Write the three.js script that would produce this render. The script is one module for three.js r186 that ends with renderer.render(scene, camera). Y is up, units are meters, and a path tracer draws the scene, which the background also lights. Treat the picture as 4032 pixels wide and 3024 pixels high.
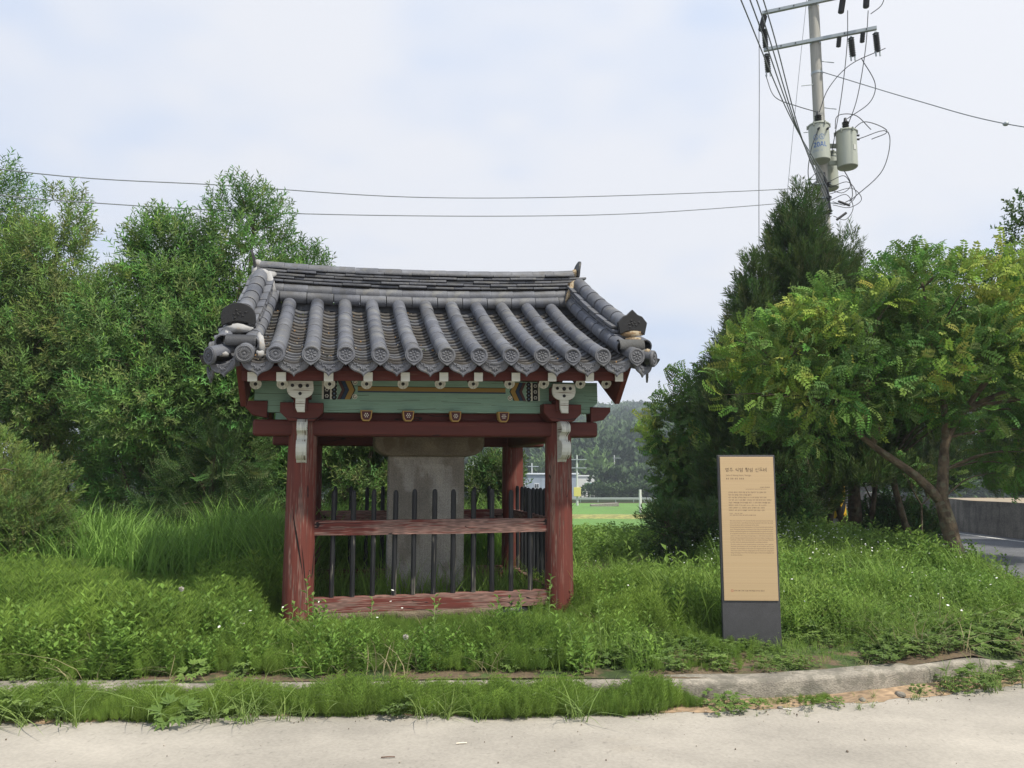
import * as THREE from 'three';
import { RoundedBoxGeometry } from 'three/addons/geometries/RoundedBoxGeometry.js';
import { mergeGeometries } from 'three/addons/utils/BufferGeometryUtils.js';

// ---------------------------------------------------------------- camera, sky, sun, exposure
const scene = new THREE.Scene();
const camera = new THREE.PerspectiveCamera(53.05, 4 / 3, 0.05, 4000);
camera.position.set(0, 1.75, 0);
camera.rotation.set(0.1173, 0, 0);
const renderer = new THREE.WebGLRenderer({ antialias: true });
renderer.toneMapping = THREE.LinearToneMapping;
renderer.toneMappingExposure = 1.08;
renderer.shadowMap.enabled = true;

const SUN_DIR = new THREE.Vector3(0.58, 1.15, 0.47).normalize();
const sun = new THREE.DirectionalLight(new THREE.Color().setRGB(1, 0.93, 0.8), 5);
sun.position.copy(SUN_DIR).multiplyScalar(60);
sun.castShadow = true;
sun.shadow.radius = 3.5;
sun.shadow.mapSize.set(4096, 4096);
Object.assign(sun.shadow.camera, { left: -30, right: 30, top: 30, bottom: -30, near: 1, far: 160 });
scene.add(sun, sun.target);

// ---------------------------------------------------------------- noise and random numbers
function rng(seed) { let a = seed >>> 0; return () => { a = (a + 0x6D2B79F5) | 0; let t = Math.imul(a ^ (a >>> 15), 1 | a); t = (t + Math.imul(t ^ (t >>> 7), 61 | t)) ^ t; return ((t ^ (t >>> 14)) >>> 0) / 4294967296; }; }
const hash3 = (x, y, z) => { let h = Math.imul(x, 374761393) ^ Math.imul(y, 668265263) ^ Math.imul(z, 2147483647 - 61); h = Math.imul(h ^ (h >>> 13), 1274126177); h = Math.imul(h ^ (h >>> 16), 2246822519); return ((h ^ (h >>> 15)) >>> 0) / 4294967296; };
const fade = (t) => t * t * (3 - 2 * t);
const lerp = (a, b, t) => a + (b - a) * t;
const clamp = (x, a = 0, b = 1) => Math.min(b, Math.max(a, x));
const sstep = (a, b, x) => fade(clamp((x - a) / (b - a)));
const mod = (a, n) => ((a % n) + n) % n;
function vnoise(x, y, px = 0, py = 0, s = 0) {               // value noise, periodic when px, py > 0
  const xi = Math.floor(x), yi = Math.floor(y), fx = fade(x - xi), fy = fade(y - yi);
  const X0 = px ? mod(xi, px) : xi, X1 = px ? mod(xi + 1, px) : xi + 1, Y0 = py ? mod(yi, py) : yi, Y1 = py ? mod(yi + 1, py) : yi + 1;
  return lerp(lerp(hash3(X0, Y0, s), hash3(X1, Y0, s), fx), lerp(hash3(X0, Y1, s), hash3(X1, Y1, s), fx), fy);
}
function fbm(x, y, px, py, s, oct = 4) { let v = 0, a = 0.5, n = 0; for (let o = 0; o < oct; o++) { v += a * vnoise(x, y, px, py, s + o * 17); n += a; a *= 0.5; x *= 2; y *= 2; px *= 2; py *= 2; } return v / n; }
function noise3(x, y, z, s = 0) {
  const xi = Math.floor(x), yi = Math.floor(y), zi = Math.floor(z), fx = fade(x - xi), fy = fade(y - yi), fz = fade(z - zi);
  const h = (i, j, k) => hash3(xi + i + s * 131, yi + j, zi + k);
  return lerp(lerp(lerp(h(0, 0, 0), h(1, 0, 0), fx), lerp(h(0, 1, 0), h(1, 1, 0), fx), fy), lerp(lerp(h(0, 0, 1), h(1, 0, 1), fx), lerp(h(0, 1, 1), h(1, 1, 1), fx), fy), fz);
}

// ---------------------------------------------------------------- the sky: thin bright cloud over pale blue
{
  const W = 1024, H = 512, d = new Float32Array(W * H * 4);
  for (let j = 0; j < H; j++) for (let i = 0; i < W; i++) {
    const el = ((j + 0.5) / H - 0.5) * Math.PI, az = ((i + 0.5) / W - 0.5) * 2 * Math.PI;
    const y = Math.sin(el), cx = Math.cos(el) * Math.cos(az), cz = Math.cos(el) * Math.sin(az);
    const up = Math.max(y, 0), k = 1 / (up + 0.22);
    const wx = cx * k, wz = cz * k;
    const c1 = 0.5 * noise3(wx * 1.1 + 4, 3.1, wz * 1.6, 1) + 0.28 * noise3(wx * 2.7, 7.7, wz * 3.6, 2) + 0.14 * noise3(wx * 6, 1.7, wz * 8, 3) + 0.08 * noise3(wx * 14, 1.7, wz * 18, 4);
    const cloud = sstep(0.30, 0.64, c1);
    const sd = clamp(cx * SUN_DIR.x + y * SUN_DIR.y + cz * SUN_DIR.z, -1, 1);
    const glow = Math.pow(Math.max(0, sd * 0.5 + 0.5), 3);                    // light scattered forward by the thin cloud
    const hz = Math.exp(-up * 4.5);
    const blue = [lerp(0.50, 0.76, hz), lerp(0.64, 0.82, hz), lerp(0.90, 0.915, hz)];
    const white = [0.835, 0.848, 0.893];
    for (let c = 0; c < 3; c++) {
      let v = lerp(blue[c], white[c], cloud * 0.85 + 0.04) * (0.955 + 0.20 * glow) + glow * [0.05, 0.035, 0.0][c];
      if (y < 0) v = lerp(v, [0.28, 0.31, 0.24][c], sstep(0, 0.06, -y));
      d[(j * W + i) * 4 + c] = v;
    }
    d[(j * W + i) * 4 + 3] = 1;
  }
  const t = new THREE.DataTexture(d, W, H, THREE.RGBAFormat, THREE.FloatType);
  t.mapping = THREE.EquirectangularReflectionMapping; t.magFilter = t.minFilter = THREE.LinearFilter; t.wrapS = THREE.RepeatWrapping; t.needsUpdate = true;
  scene.background = t; scene.environment = t;
}

// ---------------------------------------------------------------- helpers: names, meshes, shapes
const taken = {};
function numbered(n) { const k = (taken[n] = (taken[n] ?? -1) + 1); return k ? n + '_' + String(k).padStart(3, '0') : n; }
function tag(o, label, category, group, kind) { if (label) o.userData.label = label; if (category) o.userData.category = category; if (group) o.userData.group = group; if (kind) o.userData.kind = kind; return o; }
function thing(name, pos = [0, 0, 0], turn = 0) { const g = new THREE.Group(); g.name = numbered(name); g.position.set(...pos); g.rotation.y = turn; scene.add(g); return g; }
function mesh(name, geo, mat, parent, pos, rot) { const m = new THREE.Mesh(geo, mat); m.name = parent ? name : numbered(name); m.castShadow = m.receiveShadow = true; if (pos) m.position.set(...pos); if (rot) m.rotation.set(...rot); (parent || scene).add(m); return m; }
function struct(name, geo, mat) { const m = mesh(name, geo, mat); m.userData.kind = 'structure'; return m; }
const _m = new THREE.Matrix4(), _q = new THREE.Quaternion(), _v = new THREE.Vector3(), _s = new THREE.Vector3(), Y = new THREE.Vector3(0, 1, 0);
function instances(name, geo, mat, list, parent) {            // list of {p:[x,y,z], q:Quaternion, s:number|[..], c:[r,g,b]}
  const im = new THREE.InstancedMesh(geo, mat, list.length); im.name = parent ? name : numbered(name);
  const col = new THREE.Color();
  list.forEach((e, i) => { const s = e.s ?? 1; _m.compose(_v.set(...e.p), e.q, Array.isArray(s) ? _s.set(...s) : _s.set(s, s, s)); im.setMatrixAt(i, _m); im.setColorAt(i, col.setRGB(...e.c)); });
  im.castShadow = im.receiveShadow = true; im.userData.kind = 'stuff'; (parent || scene).add(im); return im;
}
function geom(pos, uv) { const g = new THREE.BufferGeometry(); g.setAttribute('position', new THREE.Float32BufferAttribute(pos, 3)); g.setAttribute('uv', new THREE.Float32BufferAttribute(uv || new Array(pos.length / 3 * 2).fill(0), 2)); g.computeVertexNormals(); return g; }
function triUV(geo, axis = 0, off = 0) {                       // uv in metres, u along the grain axis
  const g = geo.index ? geo.toNonIndexed() : geo, p = g.attributes.position, uv = new Float32Array(p.count * 2), A = new THREE.Vector3(), B = new THREE.Vector3(), C = new THREE.Vector3();
  const o1 = (axis + 1) % 3, o2 = (axis + 2) % 3;
  for (let i = 0; i < p.count; i += 3) {
    A.fromBufferAttribute(p, i); B.fromBufferAttribute(p, i + 1); C.fromBufferAttribute(p, i + 2);
    const n = B.clone().sub(A).cross(C.clone().sub(A)).toArray().map(Math.abs);
    let u = axis, v = n[o1] > n[o2] ? o2 : o1;
    if (n[axis] > n[o1] && n[axis] > n[o2]) { u = o1; v = o2; }
    [A, B, C].forEach((q, k) => { const a = q.toArray(); uv[(i + k) * 2] = a[u] + off * 1.37; uv[(i + k) * 2 + 1] = a[v] + (v === o1 ? 0.11 : 0.27) + off; });
  }
  g.setAttribute('uv', new THREE.BufferAttribute(uv, 2)); return g;
}
function box(w, h, d, r = 0.006, axis = 0, off = 0) { return triUV(new RoundedBoxGeometry(w, h, d, 1, Math.min(r, w / 2.2, h / 2.2, d / 2.2)), axis, off); }
const at = (g, x, y, z) => g.clone().translate(x, y, z);
function merge(list) { return mergeGeometries(list.map((g) => { let q = g.index ? g.toNonIndexed() : g; for (const k of Object.keys(q.attributes)) if (!['position', 'normal', 'uv'].includes(k)) { q = q.clone(); q.deleteAttribute(k); } return q; })); }
function curve(pts) { return new THREE.CatmullRomCurve3(pts.map((p) => new THREE.Vector3(...p)), false, 'centripetal'); }
function tube(pts, r, seg = 16, rad = 6) { return new THREE.TubeGeometry(curve(pts), seg, r, rad, false); }
function taperTube(pts, r0, r1, seg = 10, rad = 7, wob = 0, seed = 1) {        // a limb: closed tapered tube with uneven bark
  const c = curve(pts), fr = c.computeFrenetFrames(seg, false), P = [], idx = [], uv = []; let len = c.getLength();
  for (let i = 0; i <= seg; i++) {
    const t = i / seg, p = c.getPoint(t), r = lerp(r0, r1, t);
    for (let j = 0; j <= rad; j++) {
      const a = (j % rad) / rad * Math.PI * 2, rr = r * (1 + wob * (noise3(Math.cos(a) * 1.7 + seed * 7, t * len * 5, Math.sin(a) * 1.7, seed) - 0.5));
      P.push(p.x + rr * (Math.cos(a) * fr.normals[i].x + Math.sin(a) * fr.binormals[i].x), p.y + rr * (Math.cos(a) * fr.normals[i].y + Math.sin(a) * fr.binormals[i].y), p.z + rr * (Math.cos(a) * fr.normals[i].z + Math.sin(a) * fr.binormals[i].z));
      uv.push(t * len, j / rad * 2 * Math.PI * r0);
    }
  }
  for (let i = 0; i < seg; i++) for (let j = 0; j < rad; j++) { const a = i * (rad + 1) + j, b = a + rad + 1; idx.push(a, a + 1, b, b, a + 1, b + 1); }
  const n = P.length / 3; const p0 = c.getPoint(0), p1 = c.getPoint(1); P.push(p0.x, p0.y, p0.z, p1.x, p1.y, p1.z); uv.push(0, 0, len, 0);
  for (let j = 0; j < rad; j++) { idx.push(n, j + 1, j); idx.push(n + 1, seg * (rad + 1) + j, seg * (rad + 1) + j + 1); }
  const g = geom(P, uv); g.setIndex(idx); g.computeVertexNormals(); return g;
}
function lump(rx, ry, rz, seed, amp = 0.35, det = 3) {          // uneven lump of plaster, stone, soil
  const g = new THREE.IcosahedronGeometry(1, det), p = g.attributes.position;
  for (let i = 0; i < p.count; i++) { const x = p.getX(i), y = p.getY(i), z = p.getZ(i), k = 1 + amp * (noise3(x * 1.6 + seed * 3.3, y * 1.6, z * 1.6, seed) - 0.5) + amp * 0.4 * (noise3(x * 5 + seed, y * 5, z * 5, seed) - 0.5); p.setXYZ(i, x * rx * k, y * ry * k, z * rz * k); }
  return triUV(g, 0);
}

// ---------------------------------------------------------------- textures
function tex(W, H, fn, srgb = true) { const d = new Uint8Array(W * H * 4), o = [0, 0, 0]; for (let j = 0; j < H; j++) for (let i = 0; i < W; i++) { fn(i / W, j / H, o, i, j); const k = (j * W + i) * 4; d[k] = clamp(o[0]) * 255; d[k + 1] = clamp(o[1]) * 255; d[k + 2] = clamp(o[2]) * 255; d[k + 3] = 255; } const t = new THREE.DataTexture(d, W, H); t.wrapS = t.wrapT = THREE.RepeatWrapping; t.magFilter = THREE.LinearFilter; t.minFilter = THREE.LinearMipmapLinearFilter; t.generateMipmaps = true; if (srgb) t.colorSpace = THREE.SRGBColorSpace; t.needsUpdate = true; return t; }
function pair(W, H, mu, mv, fn) {                              // colour and height computed together; fn writes o[0..2] and returns height
  const hgt = new Float32Array(W * H); const map = tex(W, H, (u, v, o, i, j) => { hgt[j * W + i] = fn(u, v, o); });
  const bump = tex(W, H, (u, v, o, i, j) => { o[0] = o[1] = o[2] = hgt[j * W + i]; }, false);
  for (const t of [map, bump]) t.repeat.set(1 / mu, 1 / mv); return { map, bump };
}
function std(p, color, extra = {}) { const m = new THREE.MeshStandardMaterial({ color, roughness: 0.8, ...extra }); if (p) { m.map = p.map; if (p.bump) { m.bumpMap = p.bump; m.bumpScale = extra.bumpScale ?? 0.003; } } return m; }
const rgb = (r, g, b) => [r / 255, g / 255, b / 255];
function wood(seed, paint, bare, wear, W = 1024, H = 256, vary = 0.25, split = 1) {         // 2.4 m along the grain, 0.6 m across
  return pair(W, H, 2.4, 0.6, (u, v, o) => {
    const gr = fbm(u * 6, v * 24, 6, 24, seed, 4), fine = vnoise(u * 48, v * 128, 48, 128, seed + 5);
    const big = fbm(u * 4, v * 3, 4, 3, seed + 9, 3), fl = 0.6 * fbm(u * 9, v * 48, 9, 48, seed + 21, 4) + 0.4 * fbm(u * 14, v * 14, 14, 14, seed + 25, 4), str = vnoise(u * 12, v * 110, 12, 110, seed + 33);
    const m = sstep(1 - wear - 0.03, 1 - wear + 0.03, 0.42 * fl + 0.34 * big + 0.24 * str + 0.22);
    const crack = 1 - sstep(0.004, 0.014, Math.abs(fbm(u * 3, v * 7, 3, 7, seed + 51, 3) - 0.5)) * 1;
    const ck = split * crack * sstep(0.5, 0.62, vnoise(u * 5, v * 4, 5, 4, seed + 60));
    for (let c = 0; c < 3; c++) o[c] = lerp(paint[c] * (1 - vary / 2 + vary * gr + 0.1 * (big - 0.5)), bare[c] * (0.68 + 0.5 * fine + 0.25 * (gr - 0.5)), m) * (1 - 0.75 * ck);
    return clamp(0.55 - 0.25 * m + 0.25 * (gr - 0.5) + 0.12 * (fine - 0.5) - 0.4 * ck);
  });
}
const T = {
  column: wood(11, rgb(100, 47, 38), rgb(122, 92, 82), 0.185),
  rail: wood(23, rgb(104, 50, 43), rgb(136, 106, 97), 0.32),
  beam: wood(37, rgb(84, 36, 29), rgb(100, 62, 52), 0.11),
  picket: wood(41, rgb(25, 26, 30), rgb(112, 108, 98), 0.15, 512, 256),
  white: wood(53, rgb(200, 202, 194), rgb(140, 130, 116), 0.16, 512, 256, 0.12, 0.15),
  tile: pair(512, 512, 0.8, 0.8, (u, v, o) => {
    const a = fbm(u * 8, v * 8, 8, 8, 71, 5), sp = vnoise(u * 160, v * 160, 160, 160, 74), li = sstep(0.63, 0.72, fbm(u * 10, v * 10, 10, 10, 79, 5)), db = sstep(0.60, 0.75, fbm(u * 5, v * 5, 5, 5, 83, 4));
    const k = 0.84 + 0.30 * (a - 0.5) + 0.20 * (sp - 0.5); const b = rgb(111, 114, 122);
    for (let c = 0; c < 3; c++) o[c] = lerp(lerp(b[c] * k, [0.50, 0.49, 0.45][c], li * 0.36), [0.30, 0.29, 0.27][c], db * 0.35);
    return clamp(0.5 + 0.4 * (sp - 0.5) + 0.4 * (a - 0.5));
  }),
  plaster: pair(256, 256, 0.5, 0.5, (u, v, o) => { const a = fbm(u * 6, v * 6, 6, 6, 91, 5), st = sstep(0.6, 0.72, fbm(u * 5, v * 5, 5, 5, 95, 4)); for (let c = 0; c < 3; c++) o[c] = lerp(0.62 + 0.26 * (a - 0.5), [0.66, 0.60, 0.52][c], st * 0.5); return a; }),
  ochre: pair(256, 256, 0.5, 0.5, (u, v, o) => { const a = fbm(u * 6, v * 6, 6, 6, 92, 5), st = sstep(0.5, 0.6, fbm(u * 9, v * 9, 9, 9, 96, 4)); for (let c = 0; c < 3; c++) o[c] = lerp([0.62, 0.57, 0.48][c] * (0.8 + 0.3 * a), [0.48, 0.39, 0.28][c], st * 0.8); return a; }),
  bark: pair(256, 512, 0.5, 1.0, (u, v, o) => { const a = fbm(u * 5, v * 16, 5, 16, 101, 5), l = sstep(0.55, 0.7, fbm(u * 8, v * 8, 8, 8, 106, 4)); for (let c = 0; c < 3; c++) o[c] = lerp([0.36, 0.31, 0.25][c] * (0.6 + 0.8 * a), [0.44, 0.46, 0.38][c], l * 0.45); return a; }),
  concrete: pair(1024, 1024, 6, 6, (u, v, o) => {
    const big = fbm(u * 4, v * 4, 4, 4, 111, 5), mid = fbm(u * 18, v * 26, 18, 26, 117, 4), sp = vnoise(u * 420, v * 420, 420, 420, 120), grit = sstep(0.86, 0.95, vnoise(u * 256, v * 256, 256, 256, 123)), sand = sstep(0.52, 0.66, fbm(u * 3, v * 4, 3, 4, 127, 5));
    const k = 0.93 + 0.20 * (big - 0.5) + 0.14 * (mid - 0.5) + 0.07 * (sp - 0.5) - 0.08 * grit;
    for (let c = 0; c < 3; c++) o[c] = lerp([0.665, 0.64, 0.60][c], [0.72, 0.645, 0.535][c], sand * 0.75) * k;
    return clamp(0.5 + 0.35 * (sp - 0.5) + 0.3 * (mid - 0.5) - 0.2 * grit);
  }),
  kerb: pair(512, 256, 2, 0.5, (u, v, o) => { const a = fbm(u * 12, v * 4, 12, 4, 131, 5), s = sstep(0.46, 0.62, fbm(u * 34, v * 12, 34, 12, 137, 5)), sp = vnoise(u * 200, v * 90, 200, 90, 139); for (let c = 0; c < 3; c++) o[c] = lerp([0.58, 0.555, 0.51][c] * (0.72 + 0.4 * a + 0.2 * (sp - 0.5)), [0.38, 0.37, 0.33][c], s * (0.25 + 0.4 * sp)); return clamp(a * 0.7 + 0.3 * sp); }),
  soil: pair(512, 512, 2, 2, (u, v, o) => { const a = fbm(u * 10, v * 10, 10, 10, 141, 5), g = sstep(0.45, 0.58, fbm(u * 7, v * 7, 7, 7, 147, 5)), sp = vnoise(u * 150, v * 150, 150, 150, 149); for (let c = 0; c < 3; c++) o[c] = lerp([0.40, 0.34, 0.26][c], [0.24, 0.31, 0.13][c], g) * (0.7 + 0.4 * a + 0.3 * (sp - 0.5)); return a; }),
  asphalt: pair(512, 512, 3, 3, (u, v, o) => { const a = fbm(u * 6, v * 6, 6, 6, 151, 4), sp = vnoise(u * 250, v * 250, 250, 250, 157); for (let c = 0; c < 3; c++) o[c] = [0.40, 0.41, 0.43][c] * (0.8 + 0.25 * a + 0.35 * (sp - 0.5)); return sp; }),
  stone: pair(512, 512, 1, 1, (u, v, o) => { const a = fbm(u * 5, v * 5, 5, 5, 161, 5), sp = vnoise(u * 170, v * 170, 170, 170, 167), d = sstep(0.55, 0.68, fbm(u * 6, v * 4, 6, 4, 169, 5)); for (let c = 0; c < 3; c++) o[c] = lerp([0.52, 0.50, 0.47][c] * (0.78 + 0.3 * a + 0.25 * (sp - 0.5)), [0.36, 0.33, 0.28][c], d * 0.5); return clamp(0.6 * a + 0.4 * sp); }),
  field: pair(1024, 1024, 24, 24, (u, v, o) => { const a = fbm(u * 6, v * 6, 6, 6, 171, 4), rows = 0.5 + 0.5 * Math.sin(u * Math.PI * 2 * 80), sp = vnoise(u * 300, v * 300, 300, 300, 177); const k = 0.86 + 0.2 * (a - 0.5) + 0.1 * (rows - 0.5) + 0.22 * (sp - 0.5); o[0] = 0.40 * k; o[1] = 0.575 * k; o[2] = 0.235 * k; return sp; }),
};
const M = {
  column: std(T.column, 0xffffff, { roughness: 0.78, bumpScale: 0.004 }),
  rail: std(T.rail, 0xffffff, { roughness: 0.85, bumpScale: 0.004 }),
  beam: std(T.beam, 0xffffff, { roughness: 0.75, bumpScale: 0.003 }),
  picket: std(T.picket, 0xffffff, { roughness: 0.6, bumpScale: 0.002 }),
  white: std(T.white, 0xffffff, { roughness: 0.8, bumpScale: 0.002 }),
  plaster: std(T.plaster, 0xffffff, { roughness: 0.95, bumpScale: 0.006 }),
  ochre: std(T.ochre, 0xffffff, { roughness: 0.95, bumpScale: 0.008 }),
  bark: std(T.bark, 0xffffff, { roughness: 0.95, bumpScale: 0.02 }),
  concrete: std(T.concrete, 0xffffff, { roughness: 0.92, bumpScale: 0.003 }),
  kerb: std(T.kerb, 0xffffff, { roughness: 0.95, bumpScale: 0.008 }),
  soil: std(T.soil, 0xffffff, { roughness: 1, bumpScale: 0.02 }),
  asphalt: std(T.asphalt, 0xffffff, { roughness: 0.85, bumpScale: 0.003 }),
  stone: std(T.stone, 0xffffff, { roughness: 0.88, bumpScale: 0.004 }),
  field: std(T.field, 0xffffff, { roughness: 0.9, bumpScale: 0.05 }),
};
const tiles = [0xffffff, 0xf0f0f3, 0xe2e3e8, 0xf6f4f1, 0xe9e7e4].map((c) => std(T.tile, c, { roughness: 0.62, bumpScale: 0.0015 }));
const darkTile = std(T.tile, 0x4a4a4c, { roughness: 0.55, bumpScale: 0.002 });
const flat = (hex, rough = 0.7, extra = {}) => new THREE.MeshStandardMaterial({ color: hex, roughness: rough, ...extra });

// ---------------------------------------------------------------- the lie of the land
const KERB = [[-30, -5.7], [-12, -5.88], [-3.8, -5.95], [-0.4, -6.1], [1.4, -6.15], [2.0, -6.2], [2.54, -6.31], [3.0, -6.46], [3.43, -6.61], [4.04, -6.87], [4.7, -7.25], [5.6, -7.9], [6.6, -8.8], [7.4, -10], [7.9, -11.6]];
function edgeZ(x) { for (let i = 1; i < KERB.length; i++) if (x <= KERB[i][0]) { const [x0, z0] = KERB[i - 1], [x1, z1] = KERB[i]; return lerp(z0, z1, (x - x0) / (x1 - x0)); } return -11.6 - (x - 7.9) * 1.2; }
const ROAD = [[8.6, 14.2, -6], [8.1, 13.8, -10], [8.0, 13.5, -12], [8.8, 13.3, -16], [9.9, 13.1, -20], [10.6, 13.1, -24], [11.4, 13.5, -28], [13.4, 15.4, -36], [17, 19, -48]];   // near edge x, far edge x, z
function roadEdge(z) { for (let i = 1; i < ROAD.length; i++) if (z >= ROAD[i][2]) { const a = ROAD[i - 1], b = ROAD[i], t = clamp((z - a[2]) / (b[2] - a[2])); return lerp(a[0], b[0], t); } return 17; }
function land(x, z) {
  let h = 0.17 + 0.08 * sstep(-6.4, -8.4, z) + 0.04 * (vnoise(x * 0.8, z * 0.8, 0, 0, 5) - 0.5);
  h += 0.22 * Math.exp(-Math.pow((x - 4.6) / 1.5, 2) - Math.pow((z + 13.0) / 1.8, 2));
  h = lerp(h, -3.1, sstep(-12.5, -46, z) * (1 - sstep(4.5 + Math.max(0, -z - 20) * 0.2, 9.0 + Math.max(0, -z - 20) * 0.2, x)));
  const e = roadEdge(z); h = lerp(h, 0.03, sstep(e - 1.8, e - 0.1, x));
  if (x > 4) h *= lerp(1, sstep(0, 0.5, edgeZ(x) - z), sstep(4, 4.6, x));
  return h;
}
// concrete road in front
{
  const g = new THREE.PlaneGeometry(120, 40, 1, 1).rotateX(-Math.PI / 2).translate(0, 0, 6); const p = g.attributes.position, uv = g.attributes.uv;
  for (let i = 0; i < p.count; i++) uv.setXY(i, p.getX(i) + 1.3, p.getZ(i) * 1 + 0.7);
  struct('concrete_road', g, M.concrete);
}
// raised verge behind the kerb, falling to the rice field
{
  const xs = [], NZ = 60; for (let x = -34; x <= 30.01; x += x > -9 && x < 10 ? 0.25 : 1) xs.push(x);
  const P = [], uv = [], idx = [];
  xs.forEach((x) => { const z0 = edgeZ(Math.min(x, 20)) - 0.06; for (let j = 0; j <= NZ; j++) { const z = lerp(z0, -56, Math.pow(j / NZ, 1.6)); P.push(x, land(x, z), z); uv.push(x, z); } });
  for (let i = 0; i < xs.length - 1; i++) for (let j = 0; j < NZ; j++) { const a = i * (NZ + 1) + j, b = a + NZ + 1; idx.push(a, b, a + 1, a + 1, b, b + 1); }
  const g = geom(P, uv); g.setIndex(idx); g.computeVertexNormals(); struct('verge', g, M.soil);
}
// sand and soil drifted into the gutter along the kerb
{
  const mk = pair(1024, 128, 18, 0.6, (u, v, o) => { const a = fbm(u * 60, v * 4, 60, 4, 201, 5), sp = vnoise(u * 500, v * 40, 500, 40, 203); for (let c = 0; c < 3; c++) o[c] = [0.60, 0.51, 0.41][c] * (0.72 + 0.4 * a + 0.3 * (sp - 0.5)); return clamp(sp * 0.6 + a * 0.4); });
  const P = [], uv = [], idx = [], N = 500;
  for (let i = 0; i <= N; i++) {
    const x = lerp(-9, 9, i / N), ez = edgeZ(x), w = 0.10 + 0.22 * fbm(x * 0.9, 3, 0, 0, 211, 5) + 0.12 * (fbm(x * 7, 5, 0, 0, 215, 3) - 0.5) + (x > 3.6 ? 0.2 * sstep(3.6, 5, x) : 0);
    for (let k = 0; k <= 3; k++) { P.push(x, [0.035, 0.022, 0.012, 0.002][k] + (k < 3 ? 0.008 * vnoise(x * 9, k * 3.3, 0, 0, 219) : 0), ez - 0.02 + w * k / 3); uv.push(x, w * k / 3); }
  }
  for (let i = 0; i < N; i++) for (let k = 0; k < 3; k++) { const a = i * 4 + k, b = a + 4; idx.push(a, a + 1, b, b, a + 1, b + 1); }
  const g = geom(P, uv); g.setIndex(idx); g.computeVertexNormals(); struct('gutter_soil', g, std(mk, 0xffffff, { roughness: 1, bumpScale: 0.008 }));
}
// concrete kerb
{
  const P = [], uv = [], idx = [], N = 360, prof = [[0.0, -0.05], [0.0, 0.135], [0.018, 0.165], [0.05, 0.175], [0.17, 0.178], [0.2, 0.15], [0.2, -0.05]];
  for (let i = 0; i <= N; i++) {
    const x = lerp(-20, 4.75, i / N), z = edgeZ(x), dz = (edgeZ(x + 0.05) - edgeZ(x - 0.05)) / 0.1, L = Math.hypot(1, dz), nx = dz / L, nz = -1 / L, sink = 0.13 * sstep(3.9, 4.75, x);
    prof.forEach(([a, h], k) => { const w = 0.012 * (fbm(x * 5, k * 2.7, 0, 0, 231, 3) - 0.5); P.push(x + nx * (a + w), h - sink + w * (h > 0 ? 1 : 0), z + nz * (a + w)); uv.push(x, [0, 0.17, 0.2, 0.24, 0.35, 0.4, 0.5][k]); });
  }
  const K = prof.length; for (let i = 0; i < N; i++) for (let k = 0; k < K - 1; k++) { const a = i * K + k, b = a + K; idx.push(a, b, a + 1, a + 1, b, b + 1); }
  const g = geom(P, uv); g.setIndex(idx); g.computeVertexNormals(); struct('kerb', g, M.kerb);
}
// asphalt lane on the right with its white edge line, retaining wall beyond it
function ribbon(a, b, y, n = 60) { const P = [], uv = [], idx = []; for (let i = 0; i <= n; i++) { const t = i / n * (ROAD.length - 1), k = Math.min(ROAD.length - 2, Math.floor(t)), f = t - k, r0 = ROAD[k], r1 = ROAD[k + 1], xn = lerp(r0[0], r1[0], f), xf = lerp(r0[1], r1[1], f), z = lerp(r0[2], r1[2], f); for (const s of [a, b]) { const x = s < 0 ? xf + s : lerp(xn, xf, s); P.push(x, y, z); uv.push(x, z); } } for (let i = 0; i < n; i++) { const k = i * 2; idx.push(k, k + 1, k + 2, k + 2, k + 1, k + 3); } const g = geom(P, uv); g.setIndex(idx); g.computeVertexNormals(); return g; }
struct('asphalt_lane', ribbon(0, 1, 0.1), M.asphalt);
struct('edge_line', ribbon(-0.55, -0.43, 0.104), flat(0xc8c8c4, 0.8));
{
  const P = [], uv = [], idx = [], N = 120;
  const wm = std(pair(1024, 256, 8, 1.6, (u, v, o) => { const a = fbm(u * 10, v * 3, 10, 3, 241, 5), run = sstep(0.48, 0.66, fbm(u * 60, v * 2, 60, 2, 247, 4)), sp = vnoise(u * 300, v * 100, 300, 100, 249); for (let c = 0; c < 3; c++) o[c] = lerp([0.42, 0.40, 0.37][c], [0.28, 0.27, 0.25][c], run * 0.5) * (0.62 + 0.6 * a + 0.2 * (sp - 0.5)); return a; }), 0xffffff, { roughness: 0.95, bumpScale: 0.02 });
  for (let i = 0; i <= N; i++) { const z = lerp(-4, -46, i / N); let x = 12.3; for (let k = 1; k < ROAD.length; k++) if (z >= ROAD[k][2]) { const a = ROAD[k - 1], b = ROAD[k]; x = lerp(a[1], b[1], clamp((z - a[2]) / (b[2] - a[2]))); break; } x += 0.06; const h = 0.98 + 0.05 * vnoise(z * 0.7, 1, 0, 0, 251); for (const [dx, y] of [[0, -0.1], [0.08, h], [0.33, h], [0.33, -0.1]]) { P.push(x + dx, y, z); uv.push(z, y + dx); } }
  for (let i = 0; i < N; i++) for (let k = 0; k < 3; k++) { const a = i * 4 + k, b = a + 4; idx.push(a, a + 1, b, b, a + 1, b + 1); }
  const g = geom(P, uv); g.setIndex(idx); g.computeVertexNormals();
  tag(mesh('retaining_wall', g, wm), 'low streaked grey concrete retaining wall along the asphalt lane', 'wall');
}
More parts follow.
